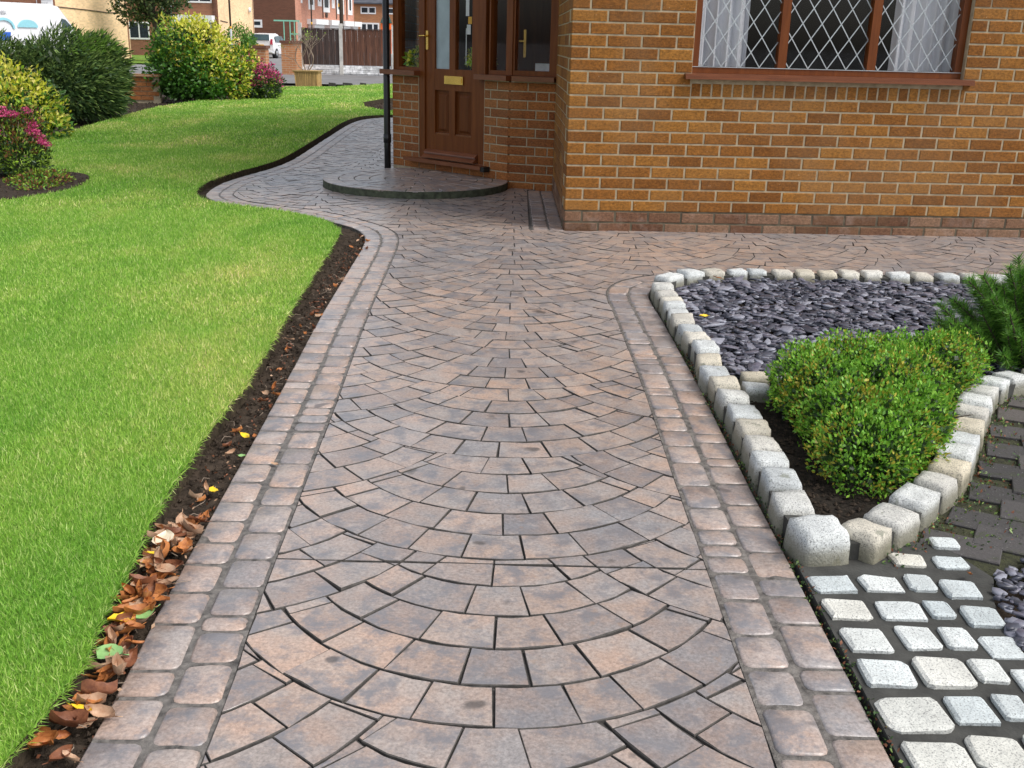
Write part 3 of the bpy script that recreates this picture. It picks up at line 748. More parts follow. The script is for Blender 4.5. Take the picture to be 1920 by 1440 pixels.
# front wall mortar core with the window opening
WL, WR, WZ0, WZ1 = .789, 2.591, 1.0, 2.2
mb = MB()
mb.lbox(FF, 0, WL, .14, ZT, -.2, 0); mb.lbox(FF, WR, 5.2, .14, ZT, -.2, 0); mb.lbox(FF, WL, WR, .14, WZ0, -.2, 0); mb.lbox(FF, WL, WR, WZ1, ZT, -.2, 0)
fw = mb.build('front_wall', MAT['mortar'], house)
mb = MB(); mb.lbox(FF, -.003, 5.2, -.1, .1395, -.2, .0008); pl = mb.build('plinth', MAT['dmortar'], house)
ex = MB(); exd = MB()
h_ = CO - .0095
for k in range(-14, 19):
    zt = ZK0 - k * CO - .0055; zb = zt - h_
    if zb > ZT - .02: continue
    if k == 18: zb = -.02
    mt = 'dbrick' if k >= 17 else 'brick'
    par = pl if k >= 17 else fw
    even = (k % 2 == 0)
    u = 0.; first = True
    while u < 5.1:
        w_ = (.225 if even else .1125) if first else .225
        a, b_ = u + (0 if first else .0055), u + w_ - .0055
        if first: a = -.004
        segs = [(a, b_)]
        if WZ0 - .02 < zt and zb < WZ1:        # beside the window
            segs = []
            if a < WL - .01: segs.append((a, min(b_, WL - .001)))
            if b_ > WR + .01: segs.append((max(a, WR + .001), b_))
        elif k == 6:
            segs = []
            if a < WL + .0: segs.append((a, min(b_, WL - .002)))
            if b_ > WR + .02: segs.append((max(a, WR + .03), b_))
        for a2, b2 in segs:
            if b2 - a2 < .03: continue
            dep = (.1005 if even else .213) if first else .05
            if -1 <= k and a2 < 3.28: brick(FF, a2, b2, zb, zt, par, mt, dep)
            else: brick_raw(exd if k >= 17 else ex, FF, a2, b2, zb, zt, dep)
        u += w_; first = False
# brick on edge course under the sill
u = WL - .001
while u < WR + .03:
    brick(FF, u + .004, min(u + .069, WR + .028) - .004, ZK0 - 7 * CO + .006, ZK0 - 6 * CO + .014 + rnd.uniform(-.002, .002), fw, 'brick', proud=.003); u += .069
ex.build('upper_bricks', MAT['brick'], fw, kind='stuff'); exd.build('plinth_bricks', MAT['dbrick'], pl, kind='stuff')
# recess return wall
mb = MB(); mb.lbox(FR, 0, FR.L - .2005, -.1, ZT, -.2, 0); rw = mb.build('return_wall', MAT['mortar'], house)
mb = MB(); mbd = MB()
for k in range(-14, 19):
    zt = ZK0 - k * CO - .0055; zb = zt - h_
    if zb > ZT - .02: continue
    if k == 18: zb = -.02
    u = FR.L - (.106 if k % 2 == 0 else .2185); t = 0
    while u > .02:
        w_ = .225; brick_raw(mbd if k >= 17 else mb, FR, max(u - w_ + .011, .001), u, zb, zt); u -= w_
mb.build('return_wall_bricks', MAT['brick'], rw, kind='stuff'); mbd.build('return_plinth_bricks', MAT['dbrick'], rw, kind='stuff')

# window
win = thing('window', FF.p(WL, WZ0, 0), None, None, parent=house)
def pt_frame(name, parts, parent, mt='wood', Fr=FF):
    m_ = MB()
    for q_ in parts: m_.lbox(Fr, *q_)
    return m_.build(name, MAT[mt], parent)
D0, D1 = -.115, -.045
M1, M2 = (1.359, 1.415), (1.954, 2.011)
pt_frame('window_frame', [(WL + .001, WL + .048, 1.035, WZ1, D0, D1), (WR - .048, WR - .001, 1.035, WZ1, D0, D1), (WL + .048, WR - .048, 1.035, 1.072, D0, D1 - .001), (WL + .048, WR - .048, WZ1 - .05, WZ1 - .001, D0, D1 - .001)], win)
pt_frame('mullion', [(M1[0], M1[1], 1.072, WZ1 - .05, D0, D1 - .002)], win)
pt_frame('mullion', [(M2[0], M2[1], 1.072, WZ1 - .05, D0, D1 - .002)], win)
pt_frame('window_sill', [(WL - .049, WR + .055, .998, 1.012, -.02, .060), (WL - .049, WR + .055, 1.0125, 1.032, -.02, .052)], win, 'sill')
pt_frame('sill_back', [(WL + .001, WR - .001, 1.0005, 1.034, -.12, -.021)], win, 'sill')
pt_frame('blind_cill_fillet', [(WL, WR, 1.0722, 1.076, D1 - .003, D1 + .004)], win, 'lead')
panes = [(WL + .048, M1[0]), (M1[1], M2[0]), (M2[1], WR - .048)]
dw, dh = .127, .187
for a, b_ in panes:
    gp = pt_frame('pane', [(a, b_, 1.072, WZ1 - .05, -.085, -.081)], win, 'glass')
    m_ = MB(); z0, z1 = 1.077, WZ1 - .052
    for sgn in (1, -1):
        for i in range(-24, 24):
            # line u = a + off + sgn*(z-z0)*dw/dh
            off = i * dw + (.03 if sgn > 0 else .03)
            us = lambda z: a + off + sgn * (z - z0) * dw / dh
            za, zb = z0, z1
            def zu(uv): return z0 + (uv - a - off) * dh / dw * sgn
            lo, hi = sorted((zu(a + .002), zu(b_ - .002)))
            za, zb = max(za, lo), min(zb, hi)
            if zb - za < .01: continue
            pA, pB = (us(za), za), (us(zb), zb); L_ = math.dist(pA, pB); nx, nz_ = -(pB[1] - pA[1]) / L_ * .003, (pB[0] - pA[0]) / L_ * .003
            fr_, bk_ = -.0785 + (.0006 if sgn > 0 else 0), -.0808
            q8 = [FF.p(pA[0] - nx, pA[1] - nz_, fr_), FF.p(pA[0] + nx, pA[1] + nz_, fr_), FF.p(pA[0] + nx, pA[1] + nz_, bk_), FF.p(pA[0] - nx, pA[1] - nz_, bk_), FF.p(pB[0] - nx, pB[1] - nz_, fr_), FF.p(pB[0] + nx, pB[1] + nz_, fr_), FF.p(pB[0] + nx, pB[1] + nz_, bk_), FF.p(pB[0] - nx, pB[1] - nz_, bk_)]
            m_.hexa(q8)
    m_.build('lead_lattice', MAT['lead'], win)
def curtain(Fr, u0, u1, z0, z1, d, nm, parent, amp=.036, per=.085):
    n_ = int((u1 - u0) / .008); vs = []; fs = []
    for i in range(n_ + 1):
        u = u0 + (u1 - u0) * i / n_; ph = u / per * 2 * math.pi
        dd = d + amp * (math.sin(ph) + .35 * math.sin(2.3 * ph + 1)); 
        vs += [Fr.p(u, z0, dd), Fr.p(u + .004 * math.sin(ph), z1, dd), Fr.p(u, z0, dd - .004), Fr.p(u + .004 * math.sin(ph), z1, dd - .004)]
    for i in range(n_): fs += [(4 * i, 4 * i + 4, 4 * i + 5, 4 * i + 1), (4 * i + 2, 4 * i + 3, 4 * i + 7, 4 * i + 6)]
    m_ = MB(); m_.add(vs, fs, 0, True); return m_.build(nm, MAT['curtain'], parent)
curtain(FF, WL + .03, 1.185, 1.075, WZ1 + .1, -.20, 'curtain', win)
curtain(FF, 2.165, WR - .02, 1.075, WZ1 + .1, -.20, 'curtain', win, .024, .075)
pt_frame('inner_sill', [(WL, WR, 1.02, 1.05, -.42, -.2005)], win, 'white')
# room shell behind
m_ = MB()
m_.lbox(FF, .25, 5.2, -.1, 0.0, -3.9, -.201); m_.lbox(FF, .25, 5.2, 0, ZT, -4.0, -3.9); m_.lbox(FF, 5.2, 5.3, -.1, ZT, -4.0, 0); m_.lbox(FF, .2, 5.3, ZT + .001, ZT + .1, -4.0, -.0)
m_.lbox(FF, .21, .25, 0, ZT, -3.9, -.2)
m_.build('room_shell', MAT['room'], house)
m_ = MB(); m_.lbox(FF, -.0, 5.3, ZT + .101, 5.2, -9, 0); m_.build('upper_storey', MAT['upper'], house)
m_ = MB(); m_.lbox(FF, -.35, 5.6, 5.201, 5.35, -9.3, .35)
pk = [FF.p(-.35, 5.351, .35), FF.p(5.6, 5.351, .35), FF.p(5.6, 5.351, -9.3), FF.p(-.35, 5.351, -9.3), FF.p(-.35, 7.4, -4.4), FF.p(5.6, 7.4, -4.4)]
m_.add(pk, [(0, 1, 5, 4), (2, 3, 4, 5), (0, 4, 3), (1, 2, 5), (3, 2, 1, 0)]); m_.build('roof', MAT['roof'], house)

# porch walls
def s2u(s): return FA.L - s
pw = []
mbA = MB(); mbA.lbox(FA, s2u(1.503), s2u(1.135), -.1, .885, -.11, 0); pwL = mbA.build('porch_wall', MAT['mortar'], house)
mbA = MB(); mbA.lbox(FA, s2u(.288), s2u(0.0), -.1, .885, -.11, 0); pwR = mbA.build('porch_wall', MAT['mortar'], house)
mbA = MB(); mbA.lbox(FA, s2u(1.135) + .001, s2u(.288) - .001, -.1, .128, -.11, -.002); pwS = mbA.build('porch_wall', MAT['mortar'], house)
mbA = MB(); mbA.lbox(FP, .02, FP.L, -.1, .885, -.11, 0); pwF = mbA.build('porch_wall', MAT['mortar'], house)
def pbrick(Fr, a, b_, z0, z1, par):
    if b_ - a > .02: brick(Fr, a, b_, z0, z1, par, 'pbrick', .05, .0045)
for k in range(7, 19):
    zt = ZK0 - k * CO - .0055; zb = zt - h_
    if k == 18: zb = -.02
    even = k % 2 == 0
    s0, s1 = (s2u(1.503), s2u(1.135))
    cuts = [s0 - .004, s0 + (.106 if even else .16), s0 + .27 + (0 if even else .05), s1] if even else [s0 - .004, s0 + .16, s1]
    if zt > .055 or True:
        for a, b_ in zip(cuts, cuts[1:]): pbrick(FA, a + .005, b_ - .005, max(zb, .03), zt, pwL) if zt > .06 else None
    c2 = [s2u(.288), s2u(.288) + (.075 if even else .155), FA.L + .004]
    for a, b_ in zip(c2, c2[1:]): pbrick(FA, a + .005, b_ - (.005 if b_ < FA.L else 0), zb, zt, pwR)
    c3 = [.0, .225 - (0 if even else .1125) + .02, .355, FP.L] if even else [.0, .17, FP.L]
    for i_, (a, b_) in enumerate(zip(c3, c3[1:])): pbrick(FP, a + (.002 if i_ == 0 else .005), b_ - .005, zb, zt, pwF)
u = s2u(1.13)
while u < s2u(.30):
    pbrick(FA, u, min(u + .214, s2u(.29)), .062, .124, pwS); u += .225
mbA = MB(); mbA.lbox(FL, 0, FL.L - .1105, -.1, ZT, -.11, 0)
mbA.build('side_wall', MAT['upper'], house)

# porch timber
porch = thing('porch', FA.p(.5, 0, 0), None, None, parent=house)
pt_frame('porch_sill', [(FA.L - 1.60, s2u(1.117), .887, .930, -.05, .075)], porch, 'sill', FA)
pt_frame('porch_sill', [(s2u(.354), FA.L + .03, .887, .929, -.05, .07)], porch, 'sill', FA)
pt_frame('porch_sill', [(.045, FP.L - .003, .8875, .9285, -.05, .07)], porch, 'sill', FP)
Z0f, Z1f = .931, 2.12
def posts(Fr, L_): pt_frame('frame_post', L_, porch, 'wood', Fr)
posts(FA, [(s2u(1.50), s2u(1.425), Z0f, Z1f, -.09, -.01)])
posts(FA, [(s2u(1.135), s2u(1.062), .145, Z1f, -.10, -.005)])
posts(FA, [(s2u(.362), s2u(.288), .135, Z1f, -.10, -.005)])
posts(FA, [(s2u(.252), s2u(.236), Z0f, Z1f, -.09, -.012)])
posts(FA, [(s2u(.05), s2u(-.02), Z0f, Z1f, -.09, -.011)])
posts(FP, [(.0, .043, Z0f, Z1f, -.09, -.013)]); posts(FP, [(.345, FP.L - .002, Z0f, Z1f, -.09, -.01)])
for Fr_, rl in ((FA, (s2u(1.425), s2u(1.135), Z0f, .958, -.088, -.012)), (FA, (s2u(.236), s2u(.05), Z0f, .966, -.088, -.013)), (FA, (s2u(1.5), s2u(-.02), Z1f + .001, 2.25, -.1, -.0)), (FP, (.043, .345, Z0f, .972, -.088, -.014)), (FP, (0.03, FP.L - .003, Z1f + .001, 2.249, -.1, -.0))):
    pt_frame('frame_rail', [rl], porch, 'wood', Fr_)
for (Fr, a, b_, z0) in [(FA, s2u(1.425), s2u(1.135), .958), (FA, s2u(.236), s2u(.05), .966), (FP, .043, .345, .972)]:
    g_ = MB(); g_.lbox(Fr, a, b_, z0, Z1f, -.055, -.051); g_.build('porch_pane', MAT['glass'], porch)
# porch roof and inside
m_ = MB()
pr = [(-1.42, 10.12), (-.13, 8.86), (.30, 8.70), (.30, 12.0), (-1.42, 12.0)]
m_.add([(x, y, 2.26) for x, y in pr] + [(x, y, 2.42) for x, y in pr], [(4, 3, 2, 1, 0), (5, 6, 7, 8, 9)] + [(i, (i + 1) % 5, 5 + (i + 1) % 5, 5 + i) for i in range(5)])
m_.build('porch_roof', MAT['roof'], porch)
m_ = MB(); m_.box(-1.05, 1.2, 11.3, 11.4, 0, 2.26); m_.box(.31, .35, 9.0, 11.29, 0, 2.26); m_.box(-1.06, .3, 9.95, 11.3, -.05, .03)
m_.build('hall_walls', MAT['room'], porch)
m_ = MB(); m_.box(-.25, .295, 11.2, 11.29, .03, 2.1); m_.build('inner_door', MAT['woodpanel'], porch)
m_ = MB(); m_.box(.03, .055, 11.15, 11.19, 1.05, 1.32); m_.box(-.05, .03, 11.15, 11.17, 1.20, 1.215); m_.build('inner_handle', MAT['brass'], porch)

# front door
door = thing('door', FA.p(s2u(1.06), .19, -.02), 'brown panelled front door with two long glass panes', None, parent=house)
dl, dr = s2u(1.058), s2u(.366); dz0, dz1 = .175, 2.10
dm = (dl + dr) / 2
pt_frame('door_stile', [(dl, dl + .118, dz0, dz1, -.065, -.02)], door, 'wood', FA)
pt_frame('door_stile', [(dr - .10, dr, dz0, dz1, -.065, -.02)], door, 'wood', FA)
pt_frame('muntin', [(dm - .040, dm + .036, .385, dz1 - .1, -.065, -.0205)], door, 'wood', FA)
pt_frame('bottom_rail', [(dl + .118, dr - .10, dz0, .385, -.065, -.021)], door, 'wood', FA)
pt_frame('lock_rail', [(dl + .118, dm - .04, .772, .955, -.065, -.021), (dm + .036, dr - .10, .772, .955, -.065, -.021), (dm - .04, dm + .036, .80, .93, -.06, -.0195)], door, 'wood', FA)
pt_frame('top_rail', [(dl + .118, dr - .10, dz1 - .1, dz1, -.065, -.021)], door, 'wood', FA)
for (a, b_) in ((dl + .118, dm - .04), (dm + .036, dr - .10)):
    m_ = MB(); z0, z1 = .385, .772
    m_.lbox(FA, a, b_, z0, z1, -.055, -.045)
    i0, i1 = .028, .05
    o4 = [(a + i0, z0 + i0), (b_ - i0, z0 + i0), (b_ - i0, z1 - i0), (a + i0, z1 - i0)]; i4 = [(a + i1, z0 + i1), (b_ - i1, z0 + i1), (b_ - i1, z1 - i1), (a + i1, z1 - i1)]
    vs = [FA.p(x, z, -.0448) for x, z in o4] + [FA.p(x, z, -.030) for x, z in i4]
    m_.add(vs, [(0, 1, 5, 4), (1, 2, 6, 5), (2, 3, 7, 6), (3, 0, 4, 7), (4, 5, 6, 7)])
    m_.build('door_panel', MAT['woodpanel'], door)
    pt_frame('panel_bead', [(a, b_, z0, z0 + .012, -.045, -.026)], door, 'sill', FA)
g_ = MB(); g_.lbox(FA, dl + .118, dm - .04, .955, dz1 - .1, -.045, -.040); g_.build('frosted_pane', MAT['frost'], door)
g_ = MB(); g_.lbox(FA, dm + .036, dr - .10, .955, dz1 - .1, -.045, -.041); g_.build('clear_pane', MAT['glass'], door)
lp = pt_frame('letter_plate', [(s2u(.805), s2u(.567), .828, .898, -.019, -.008)], door, 'brass', FA)
pt_frame('letter_flap', [(s2u(.79), s2u(.582), .842, .885, -.0078, -.004)], lp, 'brass', FA)
m_ = MB(); m_.lbox(FA, s2u(1.048), s2u(1.018), 1.115, 1.275, -.0195, -.010)
hp = m_.build('door_handle', MAT['brass'], door)
m_ = MB(); m_.tube([FA.p(s2u(1.033), 1.232, -.01), FA.p(s2u(1.033), 1.232, .03), FA.p(s2u(1.085), 1.230, .035), FA.p(s2u(1.10), 1.228, .03)], [.009, .008, .008, .006], 8)
m_.build('lever', MAT['brass'], hp)
m_ = MB()
prof = [(.0, .245), (.012, .243), (.040, .222), (.042, .214), (.030, .210), (.032, .204), (.062, .182), (.062, .172), (.0, .172)]
vs = [FA.p(dl + .01, z, -.019 + d) for d, z in prof] + [FA.p(dr - .01, z, -.019 + d) for d, z in prof]; n_ = len(prof)
m_.add(vs, [(i, (i + 1) % n_, n_ + (i + 1) % n_, n_ + i) for i in range(n_)] + [tuple(range(n_)), tuple(range(2 * n_ - 1, n_ - 1, -1))])
m_.build('weather_bar', MAT['sill'], door)
pt_frame('threshold', [(s2u(1.262), s2u(.246), .1285, .16, -.001, .085), (s2u(1.13), s2u(.295), .130, .170, -.10, -.0015)], door, 'sill', FA)
pt_frame('threshold_end_cap', [(s2u(.245), s2u(.205), .115, .158, .0055, .08)], door, 'black', FA)
# papers stuck inside the glass
for (z0, z1, a, b_, mt, nm) in [(1.40, 1.62, .575, .535, 'paper', 'note'), (1.25, 1.33, .56, .515, 'paper', 'note'), (1.335, 1.395, .545, .50, 'yellow', 'yellow_sticker'), (1.0, 1.30, .572, .564, 'paper', 'cord')]:
    pt_frame(nm, [(s2u(a), s2u(b_), z0, z1, -.049, -.0465)], door, mt, FA)

# downpipe
dp = thing('downpipe', FA.p(s2u(1.55), 0, .05), 'black plastic rainwater downpipe at the left corner of the porch', 'downpipe')
pc = FA.p(s2u(1.552), 0, .03)
m_ = MB(); m_.tube([(pc.x, pc.y, .0), (pc.x, pc.y, .25), (pc.x, pc.y, .251), (pc.x, pc.y, 2.5)], [.031, .031, .031, .031], 14); m_.build('pipe', MAT['black'], dp)
for z in (.30, 1.9):
    m_ = MB(); m_.tube([(pc.x, pc.y, z - .04), (pc.x, pc.y, z + .04)], .037, 14); m_.build('socket_collar', MAT['black'], dp)

# ------------------------------------------------------------------ leaf helper
def leaves(name, parent, blobs, n, length, width, mats, pick, up=.35, shell=(.72, 1.02), droop=None, jitter=.9, noise_amp=.16, seed=1, zmin=.02, hang=None, **kw):
    r = np.random.default_rng(seed)
    B = np.array(blobs, float); vol = (B[:, 3] * B[:, 4] * B[:, 5]) ** .67; pk = r.choice(len(B), n, p=vol / vol.sum())
    d = r.normal(size=(n, 3)); d /= np.linalg.norm(d, axis=1)[:, None]
    ph = r.uniform(0, 6.28, (len(B), 6))[pk]
    bump = (np.sin(d[:, 0] * 6 + ph[:, 0]) * np.sin(d[:, 1] * 6 + ph[:, 1]) + .7 * np.sin(d[:, 2] * 9 + ph[:, 2]) * np.sin(d[:, 0] * 11 + ph[:, 3]) + .5 * np.sin(d[:, 1] * 17 + ph[:, 4]) * np.sin(d[:, 2] * 15 + ph[:, 5]))
    rad = r.uniform(shell[0] ** 3, shell[1] ** 3, n) ** (1 / 3) * (1 + noise_amp * bump)
    P = B[pk, :3] + d * B[pk, 3:] * rad[:, None]
    keep = P[:, 2] > zmin; P, d, rad = P[keep], d[keep], rad[keep]; n = len(P)
    out = d.copy(); t = out + r.normal(size=(n, 3)) * jitter; t[:, 2] += up
    if hang is not None: t = t * .55 + np.array(hang)[None]
    t /= np.linalg.norm(t, axis=1)[:, None]
    nrm = out + r.normal(size=(n, 3)) * .5; nrm[:, 2] += .4
    sidev = np.cross(t, nrm); sidev /= np.linalg.norm(sidev, axis=1)[:, None] + 1e-9; nrm = np.cross(sidev, t)
    L_ = length * r.uniform(.6, 1.25, n)[:, None]; Wd = width * r.uniform(.7, 1.2, n)[:, None]
    V = np.stack([P, P + t * L_ * .5 + sidev * Wd * .5 + nrm * Wd * .12, P + t * L_, P + t * L_ * .5 - sidev * Wd * .5 + nrm * Wd * .12], 1).reshape(-1, 3)
    F = np.arange(4 * n).reshape(-1, 4)
    mi = pick(P, d, rad, r)
    return npmesh(name, V, F, [MAT[k] for k in mats], mi, parent, **kw)
def stems(parent, base, n, h, spread, r0, mt='trunk', seed=1, name='stem'):
    rr = random.Random(seed); m_ = MB()
    for i in range(n):
        a = rr.uniform(0, 6.28); sx, sy = math.cos(a) * spread * rr.uniform(.2, 1), math.sin(a) * spread * rr.uniform(.2, 1); hh = h * rr.uniform(.7, 1)
        bx, by = base[0] + sx * .15, base[1] + sy * .15
        m_.tube([(bx, by, base[2] - .02), (bx + sx * .35 + rr.uniform(-.03, .03), by + sy * .35, base[2] + hh * .4), (bx + sx * .8, by + sy * .8, base[2] + hh * .8), (bx + sx, by + sy, base[2] + hh)], [r0, r0 * .75, r0 * .5, r0 * .2], 6)
    return m_.build(name, MAT[mt], parent)
def pickp(*ps):  # probabilities per slot, optional position rule
    def f(P, d, rad, r):
        return r.choice(len(ps), len(P), p=np.array(ps) / sum(ps))
    return f

# ------------------------------------------------------------------ left hand planting
t = thing('euonymus_shrub', (-6.15, 20.5, 0), 'large round yellow and green shrub at the far end of the lawn', 'shrub')
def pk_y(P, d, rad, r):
    topness = (d[:, 2] * .50 + d[:, 0] * .42 + (P[:, 2] - .8) * .35) + r.normal(0, .2, len(P)); return np.where(topness > .44, 0, np.where(topness > .26, 2, 1))  # new growth yellow on top; light from the right put into leaf colour too
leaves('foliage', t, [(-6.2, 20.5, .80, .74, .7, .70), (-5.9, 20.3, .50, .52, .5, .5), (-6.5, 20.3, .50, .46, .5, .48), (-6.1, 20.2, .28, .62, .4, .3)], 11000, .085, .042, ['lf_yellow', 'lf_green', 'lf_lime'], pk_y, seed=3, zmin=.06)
leaves('inner_foliage', t, [(-6.2, 20.6, .72, .62, .55, .60), (-6.3, 20.4, .3, .60, .4, .3)], 4200, .09, .05, ['lf_dark'], pickp(1), seed=4, zmin=.06, shell=(.2, .95))
stems(t, (-6.15, 20.5, 0), 8, 1.0, .5, .02, seed=2)
t = thing('euonymus_shrub', (-5.45, 20.6, 0), 'small yellow and orange tinged shrub between the round shrub and the far pink one', 'shrub')
leaves('foliage', t, [(-5.45, 20.5, .42, .33, .35, .40), (-5.3, 20.8, .75, .25, .3, .25)], 2600, .075, .04, ['lf_yellow', 'lf_green', 'lf_lime', 'dl_orange'], pickp(.4, .28, .25, .07), seed=5, zmin=.05)
stems(t, (-5.45, 20.6, 0), 4, .6, .2, .012, seed=12)
t = thing('pink_shrub', (-5.15, 21.3, 0), 'far dark leaved shrub topped with pink flowers beside the driveway', 'shrub')
def pk_pink(P, d, rad, r):
    return np.where((d[:, 2] + r.normal(0, .3, len(P)) > .30) & (r.random(len(P)) < .75), 0, np.where(r.random(len(P)) < .2, 2, 1))
leaves('foliage', t, [(-5.28, 21.2, .34, .46, .45, .38), (-5.0, 21.1, .30, .38, .35, .34), (-5.35, 20.9, .22, .4, .3, .24)], 7500, .06, .032, ['lf_pink', 'lf_dark', 'lf_lime'], pk_pink, seed=6, zmin=.04)
stems(t, (-5.15, 21.3, 0), 5, .4, .3, .01, seed=13)
t = thing('pink_bud', (-5.05, 21.9, 0), 'single pink rose flower above the small yellow shrub', 'flower')
m_ = MB(); m_.tube([(-5.42, 21.9, 0), (-5.42, 21.9, .80)], .006, 5); m_.build('stalk', MAT['twig'], t)
leaves('petals', t, [(-5.42, 21.9, .84, .05, .05, .05)], 60, .05, .04, ['lf_pink'], pickp(1), seed=8)

t = thing('juniper_hedge', (-6.6, 15.5, 0), 'broad dark green evergreen bush with drooping feathery sprays', 'shrub')
def pk_j(P, d, rad, r):
    tip = (P[:, 0] > -6.3) & (d[:, 2] > .35) & (P[:, 2] > .9)
    return np.where(tip & (r.random(len(P)) < .6), 2, np.where(r.random(len(P)) < .38 + .35 * d[:, 2], 0, 1))
jb = [(-6.5, 15.6, .58, .72, .85, .62), (-6.15, 15.3, .40, .52, .8, .46), (-7.3, 15.4, .55, .75, .8, .52), (-6.2, 15.9, .72, .42, .5, .45), (-7.9, 15.2, .5, .7, .8, .5)]
leaves('sprays', t, jb, 26000, .12, .020, ['lf_jun', 'lf_jun2', 'lf_juntip'], pk_j, seed=9, hang=(.52, -.25, -.22), jitter=.38, noise_amp=.13, zmin=.04, up=.3)
leaves('inner_sprays', t, [(b_[0], b_[1], b_[2], b_[3] * .86, b_[4] * .86, b_[5] * .86) for b_ in jb], 5000, .13, .05, ['lf_jun2'], pickp(1), seed=10, shell=(.4, 1), zmin=.04)
stems(t, (-6.6, 15.5, 0), 6, .7, .6, .03, seed=14)

t = thing('euonymus_shrub', (-5.75, 12.4, 0), 'near variegated yellow shrub spilling towards the lawn at the left edge', 'shrub')
def pk_y2(P, d, rad, r):
    topness = (d[:, 2] * .5 + .12) + r.normal(0, .3, len(P)); return np.where(topness > .28, 0, np.where(topness > .08, 2, 1))
leaves('foliage', t, [(-6.0, 12.3, .46, .55, .5, .40), (-5.65, 12.2, .34, .40, .45, .32), (-5.35, 12.1, .14, .24, .3, .16), (-6.35, 12.2, .42, .5, .5, .38)], 7000, .07, .034, ['lf_yellow', 'lf_green', 'lf_lime'], pk_y2, seed=11, zmin=.05)
leaves('inner_foliage', t, [(-5.9, 12.5, .36, .52, .5, .34)], 2200, .08, .05, ['lf_dark'], pickp(1), seed=15, shell=(.2, .95), zmin=.05)
stems(t, (-5.75, 12.4, 0), 6, .6, .45, .014, seed=16)

t = thing('pink_shrub', (-4.2, 8.75, .03), 'near shrub with magenta flower clusters above small dark leaves in the oval bed', 'shrub')
def pk_n(P, d, rad, r):
    k = np.where((d[:, 2] > .1) & (r.random(len(P)) < .3), 2, np.where(r.random(len(P)) < .35, 1, 0)); return k
leaves('foliage', t, [(-4.2, 8.8, .28, .26, .28, .30), (-4.05, 8.65, .20, .18, .2, .20), (-4.38, 8.7, .34, .26, .26, .28), (-4.15, 8.9, .40, .2, .2, .18)], 7600, .038, .015, ['lf_dark', 'lf_lime', 'lf_red'], pk_n, seed=17, zmin=.05, up=.5)
rr = random.Random(5)
for i in range(22):
    a = rr.uniform(0, 6.28); q_ = rr.random() ** .5
    x, y = -4.2 + .30 * q_ * math.cos(a), 8.74 + .22 * q_ * math.sin(a); z = .60 - .16 * q_ * q_ - (.12 if x > -4.02 else 0) + rr.uniform(-.04, .05)
    leaves('flower_cluster', t, [(x, y, z, .05, .045, .02)], 100, .018, .013, ['lf_pink'], pickp(1), seed=30 + i, shell=(.3, 1.), zmin=.05)
stems(t, (-4.2, 8.75, .03), 14, .5, .28, .006, 'twig', seed=18)
t = thing('ground_cover_plant', (-3.75, 8.3, .04), 'low reddish green mat of small leaves at the tip of the oval bed', 'plant')
leaves('foliage', t, [(-3.82, 8.42, .05, .22, .32, .07), (-3.70, 8.1, .04, .14, .2, .05)], 2600, .03, .014, ['lf_red', 'lf_lime', 'lf_green'], pickp(.4, .35, .25), seed=19, zmin=.04)

# ------------------------------------------------------------------ right hand bed: edging setts, slate, box, pine
def sett_mesh(L_, Wd, H_, seed, round_=.0085):
    bm = bmesh.new(); bmesh.ops.create_cube(bm, size=1)
    bmesh.ops.subdivide_edges(bm, edges=bm.edges[:], cuts=3, use_grid_fill=True)
    r = random.Random(seed); hx, hy, hz = L_ / 2, Wd / 2, H_ / 2
    sk = [r.uniform(-.10, .10) for _ in range(4)]; rd = round_ * r.uniform(.7, 1.3)
    for v in bm.verts:
        f = lambda t: math.copysign(min(abs(t) * 2, 1) ** .8, t)      # rows pushed outwards so that the faces stay flat
        p = Vector((f(v.co.x) * hx, f(v.co.y) * hy, f(v.co.z) * hz))
        q = Vector((max(-hx + rd, min(hx - rd, p.x)), max(-hy + rd, min(hy - rd, p.y)), max(-hz + rd, min(hz - rd, p.z))))
        d = p - q
        if d.length > 1e-6: p = q + d.normalized() * rd
        n_ = mnoise.noise_vector(p * 26 + Vector((seed * 3.1, seed, 1))) * .0042 + mnoise.noise_vector(p * 70 + Vector((seed, 5, 2))) * .0022
        taper = 1 - .07 * (p.z / hz if hz else 0)
        p = Vector((p.x * taper * (1 + sk[0] * p.y / hy * .6), p.y * taper * (1 + sk[1] * p.x / hx * .6), p.z + sk[2] * p.x * .5 + sk[3] * p.y * .4)) + n_
        v.co = p + Vector((0, 0, hz))
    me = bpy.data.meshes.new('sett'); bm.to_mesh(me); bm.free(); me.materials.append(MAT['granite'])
    for p in me.polygons: p.use_smooth = True
    return me
edging = thing('sett_edging', (.76, 2.4, 0), 'low kerb of pale granite setts round the slate and the box bush', 'stone edging')
HS = .072
chainL = [(.753, 2.527), (.757, 2.676), (.757, 2.805), (.760, 2.938), (.764, 3.083), (.766, 3.23), (.758, 3.378), (.759, 3.525), (.745, 3.64), (.756, 3.826), (.766, 3.992), (.756, 4.146), (.744, 4.251), (.741, 4.418), (.742, 4.557), (.739, 4.684), (.744, 4.794), (.736, 4.931), (.738, 5.08)]
chainT = [(.80, 5.30), (.925, 5.41), (1.055, 5.465), (1.187, 5.49), (1.297, 5.50), (1.432, 5.505), (1.556, 5.51), (1.676, 5.51), (1.794, 5.512), (1.918, 5.512), (2.057, 5.515), (2.186, 5.517), (2.324, 5.52), (2.456, 5.52), (2.595, 5.52), (2.715, 5.52), (2.85, 5.52), (2.99, 5.52), (3.13, 5.52)]
